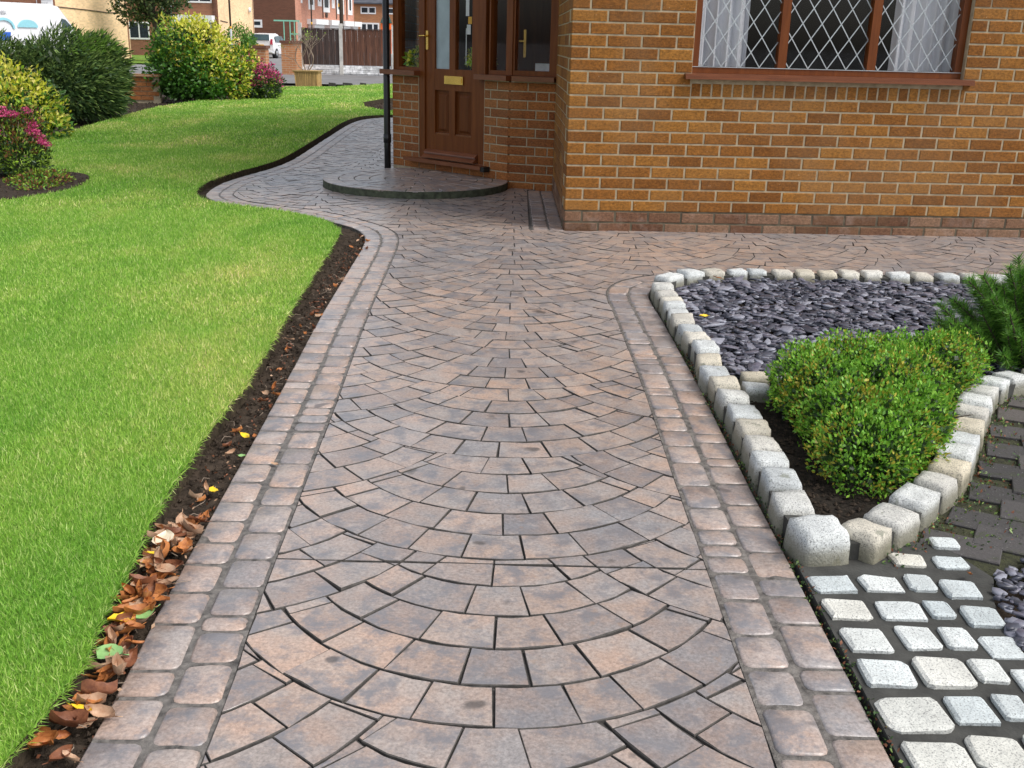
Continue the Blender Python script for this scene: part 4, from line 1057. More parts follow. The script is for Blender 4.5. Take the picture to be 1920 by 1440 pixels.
chainR = [(.893, 2.362), (.986, 2.451), (1.091, 2.576), (1.188, 2.679), (1.264, 2.789), (1.336, 2.906), (1.40, 3.021), (1.480, 3.167), (1.533, 3.277), (1.597, 3.395), (1.677, 3.524), (1.761, 3.634), (1.859, 3.709), (1.99, 3.75), (2.13, 3.77), (2.27, 3.78)]
def put_setts(ch, sd, wid=.103, gap=.024):
    for i, p in enumerate(ch):
        a = Vector(ch[max(i - 1, 0)]); b_ = Vector(ch[min(i + 1, len(ch) - 1)]); t_ = (b_ - a)
        sp0 = t_.length / (2 if 0 < i < len(ch) - 1 else 1); ang = math.atan2(t_.y, t_.x) + rnd.uniform(-.05, .05)
        L_ = max(min(sp0 - gap, .15), .07); H_ = HS + .06 + rnd.uniform(-.006, .006)
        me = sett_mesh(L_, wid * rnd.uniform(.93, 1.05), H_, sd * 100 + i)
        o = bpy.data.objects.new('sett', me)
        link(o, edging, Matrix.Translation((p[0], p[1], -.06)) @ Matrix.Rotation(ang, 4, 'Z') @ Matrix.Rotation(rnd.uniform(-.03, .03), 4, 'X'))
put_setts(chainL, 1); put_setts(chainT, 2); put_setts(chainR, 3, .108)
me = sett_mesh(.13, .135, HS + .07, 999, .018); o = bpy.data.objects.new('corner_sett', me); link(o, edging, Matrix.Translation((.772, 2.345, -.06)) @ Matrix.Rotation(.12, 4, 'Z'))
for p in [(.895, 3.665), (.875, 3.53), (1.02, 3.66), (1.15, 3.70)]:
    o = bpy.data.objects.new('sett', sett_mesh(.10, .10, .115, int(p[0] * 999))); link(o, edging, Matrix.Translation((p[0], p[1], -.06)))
# mortar run between the setts
m_ = MB()
for ch in ([(.772, 2.345)] + chainL + chainT[:], [(.772, 2.345)] + chainR):
    a_ = offset(ch, .043); b2_ = offset(ch, -.043); n_ = len(ch); zt = HS - .026
    m_.add([(x, y, -.06) for x, y in a_] + [(x, y, zt) for x, y in a_] + [(x, y, zt) for x, y in b2_] + [(x, y, -.06) for x, y in b2_],
           sum([[(r_ * n_ + i, r_ * n_ + i + 1, (r_ + 1) * n_ + i + 1, (r_ + 1) * n_ + i) for i in range(n_ - 1)] for r_ in range(3)], []))
m_.build('edging_mortar', MAT['mortarbed'], edging, kind='stuff')

# mulch under the box bush, bed under slate
soil_grid('mulch_bed', .70, 2.4, 2.3, 3.9, .02, .006, .012, MAT['mulch'], 20, inside=[(.772, 2.345)] + chainL[:10] + [(.8, 3.75), (2.3, 3.88)] + chainR[::-1], label='dark mulch under the box bush')
SLATE = [(.80, 3.70), (.80, 5.08), (.87, 5.25), (1.05, 5.39), (1.4, 5.44), (3.2, 5.46), (3.2, 3.86), (2.2, 3.86), (1.7, 3.84), (1.2, 3.76), (.95, 3.73)]
sheet('slate_underlay', SLATE, .012, MAT['mulch'], label='dark membrane under the slate chippings')
def slate(poly, n, size, z0, z1, seed, name, label):
    r = np.random.default_rng(seed); P = np.asarray(poly); lo, hi = P.min(0), P.max(0)
    q_ = r.uniform(lo, hi, (n, 2)); q_ = q_[inpoly(q_, poly)]; n = len(q_)
    k = 6; ang = (np.arange(k) / k * 2 * np.pi)[None] + r.uniform(-.35, .35, (n, k)) + r.uniform(0, 6.28, (n, 1))
    s_ = size * r.lognormal(0, .28, n)[:, None]; rad = s_ * r.uniform(.5, 1.2, (n, k)); asp = r.uniform(.5, .95, n)[:, None]
    x = rad * np.cos(ang); y = rad * np.sin(ang) * asp; rot = r.uniform(0, 6.28, n)[:, None]
    x, y = x * np.cos(rot) - y * np.sin(rot), x * np.sin(rot) + y * np.cos(rot)
    th = r.uniform(.0015, .0040, n)[:, None]
    tx, ty = r.normal(0, .17, n)[:, None], r.normal(0, .17, n)[:, None]; zc = r.uniform(z0, z1, n)[:, None]
    zt = zc + x * tx + y * ty
    X = q_[:, :1] + x; Y = q_[:, 1:] + y
    top = np.stack([q_[:, :1] + x * .95, q_[:, 1:] + y * .95, zt * 1 + th], -1); midr = np.stack([X, Y, zt + th * .35], -1); bot = np.stack([X, Y, zt - th], -1)
    V = np.concatenate([top, midr, bot], 1).reshape(-1, 3); base = (np.arange(n) * 18)[:, None]
    Fq = []
    for i in range(6):
        j = (i + 1) % 6; Fq.append(np.concatenate([base + 6 + i, base + 6 + j, base + j, base + i], 1)); Fq.append(np.concatenate([base + 12 + i, base + 12 + j, base + 6 + j, base + 6 + i], 1))
    Fq.append(np.concatenate([base + 0, base + 1, base + 2, base + 3], 1)); Fq.append(np.concatenate([base + 0, base + 3, base + 4, base + 5], 1))
    F = np.concatenate(Fq); return npmesh(name, V, F, [MAT['slate']], kind='stuff', label=label, cat='slate chippings')
slate(SLATE, 7600, .0255, .014, .040, 3, 'slate_chippings', 'flat purple grey slate chippings filling the bed behind the setts')
slate([(1.62, 1.0), (1.10, 1.80), (1.085, 1.98), (1.12, 2.13), (1.17, 2.24), (1.30, 2.36), (1.9, 2.4), (3.0, 2.5), (3.0, 1.0)], 5600, .0165, .003, .014, 4, 'slate_chippings', 'small patch of blue grey slate chippings beyond the cobbles')

# box bush
t = thing('box_bush', (1.25, 3.3, 0), 'clipped box bush with tiny bright green leaves between the granite setts', 'shrub')
bb = [(1.02, 2.80, .09, .13, .15, .12), (1.12, 2.88, .10, .13, .13, .12), (1.24, 3.05, .10, .13, .14, .12), (1.03, 3.0, .11, .13, .15, .13), (1.15, 2.99, .10, .12, .13, .12), (1.02, 3.22, .12, .13, .15, .14), (1.20, 3.20, .13, .15, .16, .14), (1.01, 3.40, .11, .12, .13, .13), (1.15, 3.42, .13, .15, .14, .14), (1.33, 3.35, .12, .14, .15, .13), (1.33, 3.52, .12, .15, .14, .13), (1.50, 3.56, .12, .14, .14, .13), (1.62, 3.68, .11, .12, .11, .12), (1.12, 3.55, .10, .13, .10, .11)]
def pk_box(P, d, rad, r):
    edge_ = (np.sin(P[:, 0] * 19) * np.sin(P[:, 1] * 17 + 1)) + r.normal(0, .7, len(P)); return np.where(edge_ > .85, 1, 0)
leaves('foliage', t, bb, 46000, .0150, .0082, ['lf_box', 'lf_boxy'], pk_box, seed=21, zmin=.012, up=.9, shell=(.8, 1.06), noise_amp=.16, jitter=.75)
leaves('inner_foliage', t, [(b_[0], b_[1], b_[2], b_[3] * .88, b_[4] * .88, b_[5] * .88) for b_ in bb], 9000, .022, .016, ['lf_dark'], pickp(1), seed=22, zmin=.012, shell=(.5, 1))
stems(t, (1.25, 3.3, 0), 12, .12, .25, .006, seed=23)

# dwarf pine
t = thing('dwarf_pine', (2.2, 3.98, 0), 'dwarf mountain pine with upright tufted shoots beside the slate', 'shrub')
rr = random.Random(11); Vs = []; bm_ = MB()
ctr = Vector((2.07, 3.99, .0))
for i in range(190):
    a = rr.uniform(0, 6.28); q_ = rr.random() ** .6; rad_ = .40 * q_
    tipx, tipy = ctr.x + rad_ * math.cos(a), ctr.y + rad_ * .62 * math.sin(a); h1 = (.46 - .20 * q_ ** 2) * rr.uniform(.3, 1.04)
    base = Vector((ctr.x + (tipx - ctr.x) * .55, ctr.y + (tipy - ctr.y) * .55, max(.02, h1 - rr.uniform(.11, .18)))); tip = Vector((tipx, tipy, h1))
    bm_.tube([ctr + (base - ctr) * .25, base, tip], [.009, .006, .003], 5)
    ax = (tip - base).normalized()
    for k in range(230):
        f = rr.uniform(.02, 1.03) ** .8; p = base + (tip - base) * f
        dv = Vector((rr.gauss(0, 1), rr.gauss(0, 1), rr.gauss(0, 1))).normalized(); dv = (dv - ax * dv.dot(ax)).normalized()
        nd = (dv + ax * rr.uniform(.25, 1.0) + Vector((0, 0, .15))).normalized(); L_ = rr.uniform(.040, .062) * (1 if f < .8 else .75)
        sd2 = nd.cross(Vector((rr.gauss(0, 1), rr.gauss(0, 1), rr.gauss(0, 1)))).normalized() * .0016
        Vs += [p - sd2, p + sd2, p + nd * L_]
bm_.build('branch', MAT['trunk'], t)
V = np.array([tuple(v) for v in Vs]); npmesh('needles', V, np.arange(len(V)).reshape(-1, 3), [MAT['lf_pine']], None, t)

# ------------------------------------------------------------------ cobbles and dark block path at the right
CB = [(.706, .6), (.708, 2.30), (.74, 2.33), (.86, 2.36), (1.0, 2.45), (1.12, 2.38), (1.17, 2.24), (1.12, 2.12), (1.085, 1.98), (1.10, 1.8), (1.6, 1.5), (1.6, .6)]
sheet('cobbled_paving', CB, .001, MAT['mortarbed'], z1=-.09, label='patch of pale granite cobbles set in dark mortar')
cob = bpy.data.objects['cobbled_paving']
cobs = [(.764, 2.18, .105, .075), (.883, 2.187, .10, .07), (.976, 2.197, .065, .075), (1.062, 2.17, .085, .085), (1.116, 2.41, .075, .055), (.988, 2.31, .085, .06), (1.09, 2.303, .08, .06), (.765, 2.065, .10, .085), (.885, 2.065, .10, .08), (.976, 2.075, .06, .07), (1.06, 2.046, .085, .085),
        (.768, 1.94, .10, .09), (.884, 1.955, .085, .09), (.968, 1.955, .065, .085), (1.052, 1.924, .08, .085), (.771, 1.814, .105, .09), (.887, 1.823, .11, .10), (.985, 1.836, .065, .085), (1.06, 1.80, .07, .085), (.777, 1.682, .125, .105), (.893, 1.70, .085, .09), (.975, 1.711, .06, .08), (1.055, 1.68, .08, .09),
        (.777, 1.552, .12, .10), (.889, 1.576, .10, .09), (.982, 1.585, .07, .08), (1.07, 1.55, .08, .09)]
for j in range(6):
    for x in (.775, .89, .99, 1.08, 1.19): cobs.append((x + rnd.uniform(-.008, .008), 1.43 - .125 * j + rnd.uniform(-.006, .006), rnd.uniform(.075, .105), rnd.uniform(.075, .095)))
for i, (x, y, w_, l_) in enumerate(cobs):
    n_ = 12; poly = []
    for k in range(n_):
        a = 2 * math.pi * (k + .5) / n_; c, s_ = math.cos(a), math.sin(a); e = .26
        poly.append((x + w_ / 2 * math.copysign(abs(c) ** e, c) * rnd.uniform(.86, 1.04), y + l_ / 2 * math.copysign(abs(s_) ** e, s_) * rnd.uniform(.9, 1.06)))
    tilt = rnd.uniform(-.05, .05); vs, fs, _c = stone_data(poly, -.01, .011 + rnd.uniform(-.002, .003), .007)
    vs = [(a - x, b_ - y, c + ((a - x) * tilt if c > .002 else 0)) for a, b_, c in vs]
    me = bpy.data.meshes.new('cobble'); me.from_pydata(vs, [], fs); me.materials.append(MAT['cobble']); o = bpy.data.objects.new('cobble', me); link(o, cob, Matrix.Translation((x, y, 0)))
SB = [(p[0], p[1]) for p in chainR[1:]] + [(3.2, 3.8), (3.2, 2.5), (1.9, 2.35), (1.32, 2.35), (1.17, 2.25), (1.0, 2.42)]
sheet('side_path', SB, -.006, MAT['moss'], z1=-.09, label='dark mossy block path right of the sett edging')
sp2 = bpy.data.objects['side_path']
ins_poly = [(1.10, 2.42), (1.17, 2.26), (1.30, 2.37), (1.9, 2.42), (3.1, 2.6), (3.1, 3.72), (1.99, 3.70), (1.85, 3.62), (1.6, 3.2), (1.3, 2.68), (1.13, 2.50)]
cv = catmull(chainR[1:], 6); cs = arclen(cv); s0 = .0; row = 0
while s0 < cs[-1]:
    p0 = at_s(cv, cs, s0 + .05); p1 = at_s(cv, cs, s0 + .06); t_ = (Vector(p1) - Vector(p0)).normalized()
    nrm_ = Vector((t_.y, -t_.x)); nrm_ = (nrm_ * .75 + Vector((.95, -.22)) * .6).normalized(); tt = Vector((-nrm_.y, nrm_.x))
    u0 = .062 - (.1 if row % 2 else 0); 
    while u0 < 1.3:
        c_ = Vector(p0) + nrm_ * (u0 + .1)
        if inpoly(np.array([[c_.x, c_.y]]), ins_poly)[0]:
            hw, hl = .052 + .06 * max(min(u0 + .1, .6), 0), .0965
            poly = [tuple(c_ + nrm_ * a + tt * b_) for a, b_ in ((-hl, -hw), (hl, -hw), (hl, hw), (-hl, hw))]
            vs, fs, _c = stone_data(poly, -.02, .004 + rnd.uniform(-.003, .003), .004)
            mb = MB(); mb.add(vs, fs); mb.build('paving_block', MAT['block'], sp2)
        u0 += .2
    s0 += .098; row += 1

# loose moss and crumbs along the right edge of the path
leaves('moss_crumbs', None, [(.703, 1.3 + .12 * i, -.004, .012, .07, .008) for i in range(32)], 1500, .010, .006, ['lf_jun2', 'dl_brown', 'lf_jun'], pickp(.5, .3, .2), seed=41, zmin=-.02, kind='stuff', label='moss and crumbs along the right edge of the path', cat='moss')
leaves('moss_crumbs', None, [(c_[0] + .06, c_[1] - .03, .0, .04, .05, .012) for c_ in chainR] + [(1.2, 2.6, 0, .2, .2, .006), (1.6, 3.0, 0, .4, .4, .006)], 2600, .012, .006, ['lf_jun2', 'dl_brown', 'lf_jun'], pickp(.45, .3, .25), seed=42, zmin=-.01, kind='stuff', label='moss and needles between the dark blocks', cat='moss')

# ------------------------------------------------------------------ fallen leaves
def leaf_mesh(L_, Wd, curl, mt, seed):
    r = random.Random(seed); nx, ny = 7, 4; vs = []; fs = []
    tw = r.uniform(-.6, .6)
    for i in range(nx + 1):
        f = i / nx; w_ = Wd * (math.sin(math.pi * min(f * 1.02, 1)) ** .7) * (1.0 + .18 * r.uniform(-1, 1)) + .0008
        a = curl * (f - .5) * 1.6
        cx_, cz_ = L_ * (f - .5), L_ * .28 * curl * (f - .5) ** 2 * 2
        for j in range(ny + 1):
            g_ = j / ny * 2 - 1; roll = abs(g_) ** 2 * Wd * .55 * curl
            y = g_ * w_ / 2 * (1 - .25 * abs(curl) * abs(g_)); z = cz_ + roll + tw * g_ * w_ * (f - .5) + r.uniform(-1, 1) * .0012
            vs.append((cx_, y, z))
    for i in range(nx):
        for j in range(ny):
            k = i * (ny + 1) + j; fs.append((k, k + 1, k + ny + 2, k + ny + 1))
    st = [(-L_ * .5, 0, L_ * .14 * curl), (-L_ * .75, .001, L_ * .2 * curl + .002)]
    m_ = MB(); m_.add(vs, fs, 0, True); m_.tube(st, [.0011, .0007], 4)
    me = bpy.data.meshes.new('fallen_leaf'); me.from_pydata(m_.v, [], m_.f); me.materials.append(MAT[mt])
    for p in me.polygons: p.use_smooth = True
    return me
LM = {}
for mt in ('dl_orange', 'dl_brown', 'dl_tan', 'dl_yellow', 'dl_cream', 'dl_green'):
    LM[mt] = [leaf_mesh(.052, .026, c, mt, i * 7 + len(mt)) for i, c in enumerate((.9, .6, 1.25, .4, .3))]
def fleaf(x, y, z, mt, sc=1., label=None, group=None, flat=False, sx=1.):
    me = LM[mt][4] if flat else rnd.choice(LM[mt][:4])
    o = bpy.data.objects.new('fallen_leaf', me)
    M_ = Matrix.Translation((x, y, z)) @ Matrix.Rotation(rnd.uniform(0, 6.28), 4, 'Z') @ Matrix.Rotation(rnd.gauss(0, .15 if flat else .42), 4, 'X') @ Matrix.Rotation(rnd.gauss(0, .1 if flat else .28), 4, 'Y') @ Matrix.Diagonal((sc, sc * sx, sc, 1))
    link(o, None, M_); tag(o, label, 'leaf', group); return o
def bed_at(y, f):
    xl = float(np.interp(y, [p[1] for p in LEFT[:40]], [p[0] for p in LEFT[:40]])); off = lawn_off(y); return xl - off * (1 - f)
gA = 'curled fallen leaves heaped in the soil strip beside the path'
for i in range(175):
    y = 1.45 + 1.0 * rnd.random() ** .9; d_ = 1 - abs(y - 2.0) / .55
    if rnd.random() > .35 + .65 * d_: continue
    f_ = rnd.uniform(.08, .95); x = bed_at(y, f_); mt = rnd.choices(['dl_orange', 'dl_brown', 'dl_tan'], [.42, .28, .30])[0]
    cn = {'dl_orange': 'curled orange brown', 'dl_brown': 'curled dark brown', 'dl_tan': 'curled pale tan'}[mt]
    zn = 'at the strip bottom end' if y < 1.7 else 'low in the heap' if y < 1.95 else 'high in the heap' if y < 2.2 else 'at the heap top end'
    sn = 'close to the lawn edge' if f_ < .36 else 'close to the path edge' if f_ > .68 else 'in mid strip'
    fleaf(x, y, rnd.uniform(.0, .034) * max(d_, .3) + .004, mt, rnd.uniform(.65, 1.25), '%s leaf %s, %s' % (cn, zn, sn), gA, sx=rnd.uniform(.9, 1.5))
for i in range(46):
    y = 2.45 + 4.2 * rnd.random() ** 1.3; x = bed_at(y, rnd.uniform(.3, .97)); mt = rnd.choices(['dl_orange', 'dl_brown', 'dl_tan'], [.45, .35, .2])[0]
    zn = 'just above the leaf heap' if y < 3.0 else 'halfway up the soil strip' if y < 4.2 else 'towards the upper bend of the soil strip'
    lb = 'small %s dead leaf %s' % ({'dl_orange': 'orange', 'dl_brown': 'brown', 'dl_tan': 'tan'}[mt], zn)
    fleaf(x, y, rnd.uniform(-.012, .0), mt, rnd.uniform(.5, .85), lb, 'small fallen leaves scattered up the soil strip')
def PG(y, f): return bed_at(y, f), y
for (y, f, mt, sc, z, lb, sx) in [
    (2.27, .35, 'dl_cream', 1.35, .030, 'large cream coloured fallen leaf lying on top of the heap', 1.5),
    (2.20, .30, 'dl_yellow', .8, .030, 'bright yellow leaf just below the large cream leaf', 1.2),
    (2.12, .80, 'dl_tan', 1.2, .032, 'pale pinkish leaf leaning on the path edge beside the cream leaf', 1.2),
    (1.90, .35, 'dl_yellow', 1.25, .034, 'large bright yellow leaf in the middle of the heap', 1.5),
    (1.93, .92, 'dl_green', .9, .030, 'small green leaf against the path edge', 1.4),
    (1.78, .45, 'dl_green', 1.2, .030, 'large pale green leaf below the yellow one', 1.5),
    (1.62, .45, 'dl_yellow', .9, .016, 'narrow yellow green leaf near the lower end of the strip', .7),
    (2.62, .75, 'dl_yellow', .9, .004, 'yellow and orange leaf further up beside the path edge', 1.2),
    (3.05, .72, 'dl_yellow', .8, .0, 'lone yellow leaf on dark soil halfway up the strip', 1.2),
    (2.88, .95, 'dl_green', .55, .002, 'tiny green leaf at the path edge halfway up', 1.2)]:
    x, yy = PG(y, f); fleaf(x, yy, z, mt, sc, lb, flat=True, sx=sx)
fleaf(-.69, 2.82, .004, 'dl_tan', .55, 'small dry leaf lying on the left border stones', flat=True)
fleaf(.83, 4.43, .075, 'dl_yellow', 1.1, 'yellow leaf lying on a sett beside the slate', flat=True)
fleaf(1.06, 5.36, .05, 'dl_orange', .9, 'orange leaf on the slate beside the back row of setts', flat=True)
fleaf(.93, 2.88, .03, 'dl_brown', 1.0, 'reddish brown leaf on the mulch left of the box bush', flat=True)
fleaf(1.06, 2.55, .035, 'dl_orange', .9, 'orange leaf behind the setts at the tip of the bed', flat=True)
fleaf(.715, 2.62, .0, 'dl_orange', .6, 'small orange leaf in the gap between path and setts')
fleaf(1.62, 3.53, .03, 'dl_orange', .9, 'orange leaf on mulch behind the right hand setts', flat=True)
fleaf(1.10, 2.22, .02, 'dl_orange', .6, 'orange leaf beside the small slate patch')
# twigs and roots in the strip
m_ = MB(); rr = random.Random(3)
for i in range(60):
    y = rr.uniform(1.45, 5.5); x = bed_at(y, rr.uniform(.2, .9)); a = rr.uniform(0, 6.28); L_ = rr.uniform(.02, .06); z = rr.uniform(-.01, .012)
    m_.tube([(x, y, z), (x + L_ * .5 * math.cos(a), y + L_ * .5 * math.sin(a), z + .006), (x + L_ * math.cos(a + .5), y + L_ * math.sin(a + .5), z)], [.0011, .001, .0006], 4)
m_.build('twigs', MAT['twig'], kind='stuff', label='dry twigs and root ends in the soil strip', cat='twigs')
leaves('leaf_litter', None, [(bed_at(1.5 + .11 * i, .55), 1.5 + .11 * i, -.004, .045, .08, .012) for i in range(44)], 900, .013, .007, ['dl_brown', 'dl_tan', 'soil'], pickp(.35, .08, .57), seed=43, zmin=-.03, jitter=1.5, kind='stuff', label='crumbled leaf bits on the soil strip', cat='leaf litter')
r_ = random.Random(9)
m_ = MB()
for i in range(1500):
    y = 1.3 + 5.5 * r_.random(); x = bed_at(y, r_.uniform(-.1, 1.0)); s_ = r_.uniform(.002, .008); z = -.02 + r_.uniform(0, .016)
    vs = [(x + s_ * r_.uniform(.6, 1.3) * a, y + s_ * r_.uniform(.6, 1.3) * b_, z + s_ * r_.uniform(.6, 1.2) * c) for a, b_, c in ((1, 0, 0), (0, 1, 0), (-1, 0, 0), (0, -1, 0), (0, 0, 1), (0, 0, -1))]
    m_.add(vs, [(0, 1, 4), (1, 2, 4), (2, 3, 4), (3, 0, 4), (1, 0, 5), (2, 1, 5), (3, 2, 5), (0, 3, 5)])
def crumbs(n, poly, s0, s1, z0):
    P_ = np.array(poly); lo, hi = P_.min(0), P_.max(0)
    for i in range(n):
        x, y = r_.uniform(lo[0], hi[0]), r_.uniform(lo[1], hi[1])
        if not inpoly(np.array([[x, y]]), poly)[0]: continue
        s_ = r_.uniform(s0, s1); z = z0
        vs = [(x + s_ * r_.uniform(.6, 1.3) * a, y + s_ * r_.uniform(.6, 1.3) * b_, z + s_ * r_.uniform(.6, 1.2) * c) for a, b_, c in ((1, 0, 0), (0, 1, 0), (-1, 0, 0), (0, -1, 0), (0, 0, 1))]
        m_.add(vs, [(0, 1, 4), (1, 2, 4), (2, 3, 4), (3, 0, 4)])
crumbs(2600, [(-7.6, 16.5), (-6.0, 17.9), (-5.9, 20.2), (-4.6, 20.9), (-4.4, 23), (-7.6, 22)], .012, .04, -.05)
crumbs(900, [(-2.9, 18.3), (-.8, 18.3), (-.8, 24), (-2.9, 22.5)], .015, .045, -.05)
crumbs(2600, [(.80, 2.42), (1.3, 2.95), (1.75, 3.7), (.82, 3.6)], .003, .009, .01)
crumbs(900, BEDL, .006, .018, .04)
m_.build('soil_crumbs', MAT['soil'], kind='stuff', label='loose crumbs of dark soil in the strip', cat='soil')

# plants standing inside the porch glass
for (u, d, lb, n_) in ((s2u(1.28), -.13, 'yellow green houseplant inside the left porch window', 240), (s2u(.48), -.14, 'taller yellow green houseplant behind the door glass', 300)):
    p = FA.p(u, 0, d); t = thing('houseplant', (p.x, p.y, .9), lb, 'houseplant')
    m_ = MB(); m_.tube([(p.x, p.y, .03), (p.x, p.y, .84)], .05, 8); m_.build('stand', MAT['room'], t)
    m_ = MB(); m_.tube([(p.x, p.y, .845), (p.x, p.y, .93)], [.05, .06], 10); m_.build('pot', MAT['woodpanel'], t)
    leaves('foliage', t, [(p.x, p.y, 1.02 + (.03 if n_ > 250 else 0), .12, .06, .09)], n_ * 2, .05, .026, ['lf_yellow', 'lf_lime', 'lf_green'], pickp(.55, .3, .15), seed=50 + n_, zmin=.9, shell=(.4, 1))
p = FP.p(.27, .98, -.2); t = MB(); t.box(p.x - .10, p.x + .09, p.y, p.y + .06, .945, 1.03); t.build('stone_block', MAT['rock'], label='mottled stone block standing inside the right porch window', cat='ornament')

# ------------------------------------------------------------------ garden boundary and street
# low brick wall at the garden edge
gw = thing('garden_wall', (-6.7, 19.9, 0), 'low orange brick wall glimpsed between the dark bush and the round shrub', 'wall')
m_ = MB(); m_.box(-8.8, -6.66, 19.95, 20.05, -.05, .43); m_.build('wall_core', MAT['mortar'], gw)
m_ = MB(); m_.box(-8.85, -6.62, 19.9, 20.1, .43, .47); m_.build('coping', MAT['gwall'], gw)
m_ = MB()
for k in range(5):
    x = -8.8 + (k % 2) * .11
    while x < -6.85: m_.box(x, x + .214, 19.935, 20.0, .01 + k * .083, .078 + k * .083); x += .225
m_.build('wall_bricks', MAT['pbrick'], gw, kind='stuff')
def pier(name, x0, x1, y0, y1, h, label, mt='gwall'):
    t = thing(name, ((x0 + x1) / 2, y0, 0), label, 'wall')
    m_ = MB(); m_.box(x0, x1, y0, y1, -.08, h - .08); m_.build('shaft', MAT[mt], t)
    m_ = MB(); m_.box(x0 - .04, x1 + .04, y0 - .04, y1 + .04, h - .08, h); m_.build('coping', MAT['fdark'], t)
pier('brick_pillar', -7.45, -7.02, 30, 30.4, .94, 'orange brick gate pillar in front of the white car')
pier('brick_wall', -8.12, -7.62, 37.0, 39.5, 1.06, 'red brown end of a brick wall left of the timber fence', 'gwall')
# edging bits beside the planter
fence = thing('timber_fence', (-6.2, 38, 0), 'brown timber fence with white concrete posts on a stone effect base', 'fence')
for x in (-7.66, -6.24, -4.42, -2.6, -.78, 1.04, 2.86):
    m_ = MB(); m_.box(x - .06, x + .06, 37.94, 38.06, -.08, 1.66); m_.build('post', MAT['concrete_post'], fence)
for (a, b_, mt) in ((-7.60, -6.30, 'slat1'), (-6.18, -4.48, 'slat2'), (-4.36, -2.66, 'slat2'), (-2.54, -.84, 'slat2'), (-.72, .98, 'slat2'), (1.10, 2.80, 'slat2')):
    x = a; k = 0
    while x < b_ - .03:
        w_ = min(.105, b_ - x); m_ = MB(); m_.box(x, x + w_ - .006, 37.965 + .012 * (k % 2), 37.995 + .012 * (k % 2), .285, 1.47 + rnd.uniform(-.006, .006)); m_.build('fence_board', MAT[mt], fence); x += w_; k += 1
    m_ = MB(); m_.box(a, b_, 37.95, 38.01, 1.475, 1.50); m_.build('fence_cap', MAT['slat1'], fence)
    m_ = MB(); m_.box(a, b_, 37.99, 38.03, -.08, .275); gb = m_.build('gravel_board', MAT['rock'], fence)
    m_ = MB()
    for r_i in range(4):
        x = a + (r_i % 2) * .08
        while x < b_ - .1:
            w_ = rnd.uniform(.14, .28); m_.box(x, min(x + w_ - .015, b_ - .005), 37.955 + rnd.uniform(0, .02), 37.992, .0 + r_i * .069, .058 + r_i * .069); x += w_
    m_.build('rock_faces', MAT['rock'], gb, kind='stuff')

pt_ = thing('planter', (-5.42, 27.4, 0), 'square slatted timber planter at the far end of the lawn', 'planter')
def frus(mb, cx, cy, w0, w1, z0, z1):
    mb.hexa([(cx - w0, cy - w0, z0), (cx + w0, cy - w0, z0), (cx + w0, cy + w0, z0), (cx - w0, cy + w0, z0), (cx - w1, cy - w1, z1), (cx + w1, cy - w1, z1), (cx + w1, cy + w1, z1), (cx - w1, cy + w1, z1)])
m_ = MB(); frus(m_, -5.42, 27.68, .255, .285, -.02, .345); m_.build('planter_box', MAT['mulch'], pt_)
m_ = MB()
for k in range(13):
    f = (k + .5) / 13 * 2 - 1; x0b, x1b = -5.42 + f * .262, -5.42 + f * .292; w_ = .017
    m_.hexa([(x0b - w_, 27.402, -.02), (x0b + w_, 27.402, -.02), (x0b + w_, 27.425, -.02), (x0b - w_, 27.425, -.02), (x1b - w_, 27.372, .345), (x1b + w_, 27.372, .345), (x1b + w_, 27.395, .345), (x1b - w_, 27.395, .345)])
    m_.box(-5.145, -5.12, 27.42 + k * .042, 27.45 + k * .042, -.02, .345)
m_.build('slats', MAT['pot'], pt_, kind='stuff')
m_ = MB(); frus(m_, -5.42, 27.68, .325, .335, .346, .385); m_.build('rim', MAT['pot'], pt_)
t = thing('bare_shrub', (-5.42, 27.6, .38), 'nearly leafless twiggy shrub growing in the timber planter', 'shrub')
rr = random.Random(21); m_ = MB(); tips = []
def br(p, d, L_, r0, dep):
    q_ = p + d * L_; mid = p + d * L_ * .5 + Vector((rr.uniform(-1, 1), rr.uniform(-1, 1), 0)) * L_ * .12
    m_.tube([p, mid, q_], [r0, r0 * .8, r0 * .6], 5, cap=False)
    if dep == 0: tips.append(q_); return
    for k in range(rr.choice([2, 2, 3])):
        nd = (d + Vector((rr.uniform(-1, 1), rr.uniform(-.7, .7), rr.uniform(-.3, .7))) * .85).normalized(); br(q_, nd, L_ * rr.uniform(.6, .85), r0 * .62, dep - 1)
for dv in ((-.25, 0, 1), (.45, 0, 1), (-.8, .1, .9), (.1, .2, 1)): br(Vector((-5.42 + dv[0] * .08, 27.6, .36)), Vector(dv).normalized(), .34, .017, 4)
m_.build('branches', MAT['twig'], t)
leaves('sparse_leaves', t, [(v.x, v.y, v.z, .03, .03, .03) for v in tips[::3]], 90, .05, .025, ['lf_lime'], pickp(1), seed=60)
for (x, y, w_) in ((-4.95, 27.9, .22), (-4.62, 28.1, .3), (-4.2, 28.3, .2)):
    m_ = MB(); m_.hexa([(x, y, -.05), (x + w_, y, -.05), (x + w_ * .9, y + .15, -.05), (x, y + .14, -.05), (x + .02, y + .02, .09), (x + w_ * .9, y + .01, .07), (x + w_ * .8, y + .1, .08), (x + .03, y + .1, .085)])
    m_.build('edging_stone', MAT['mortarbed'], label={-4.95: 'dark edging stone nearest the planter', -4.62: 'longest dark edging stone right of the planter', -4.2: 'dark edging stone farthest right of the planter'}[x], cat='stone')

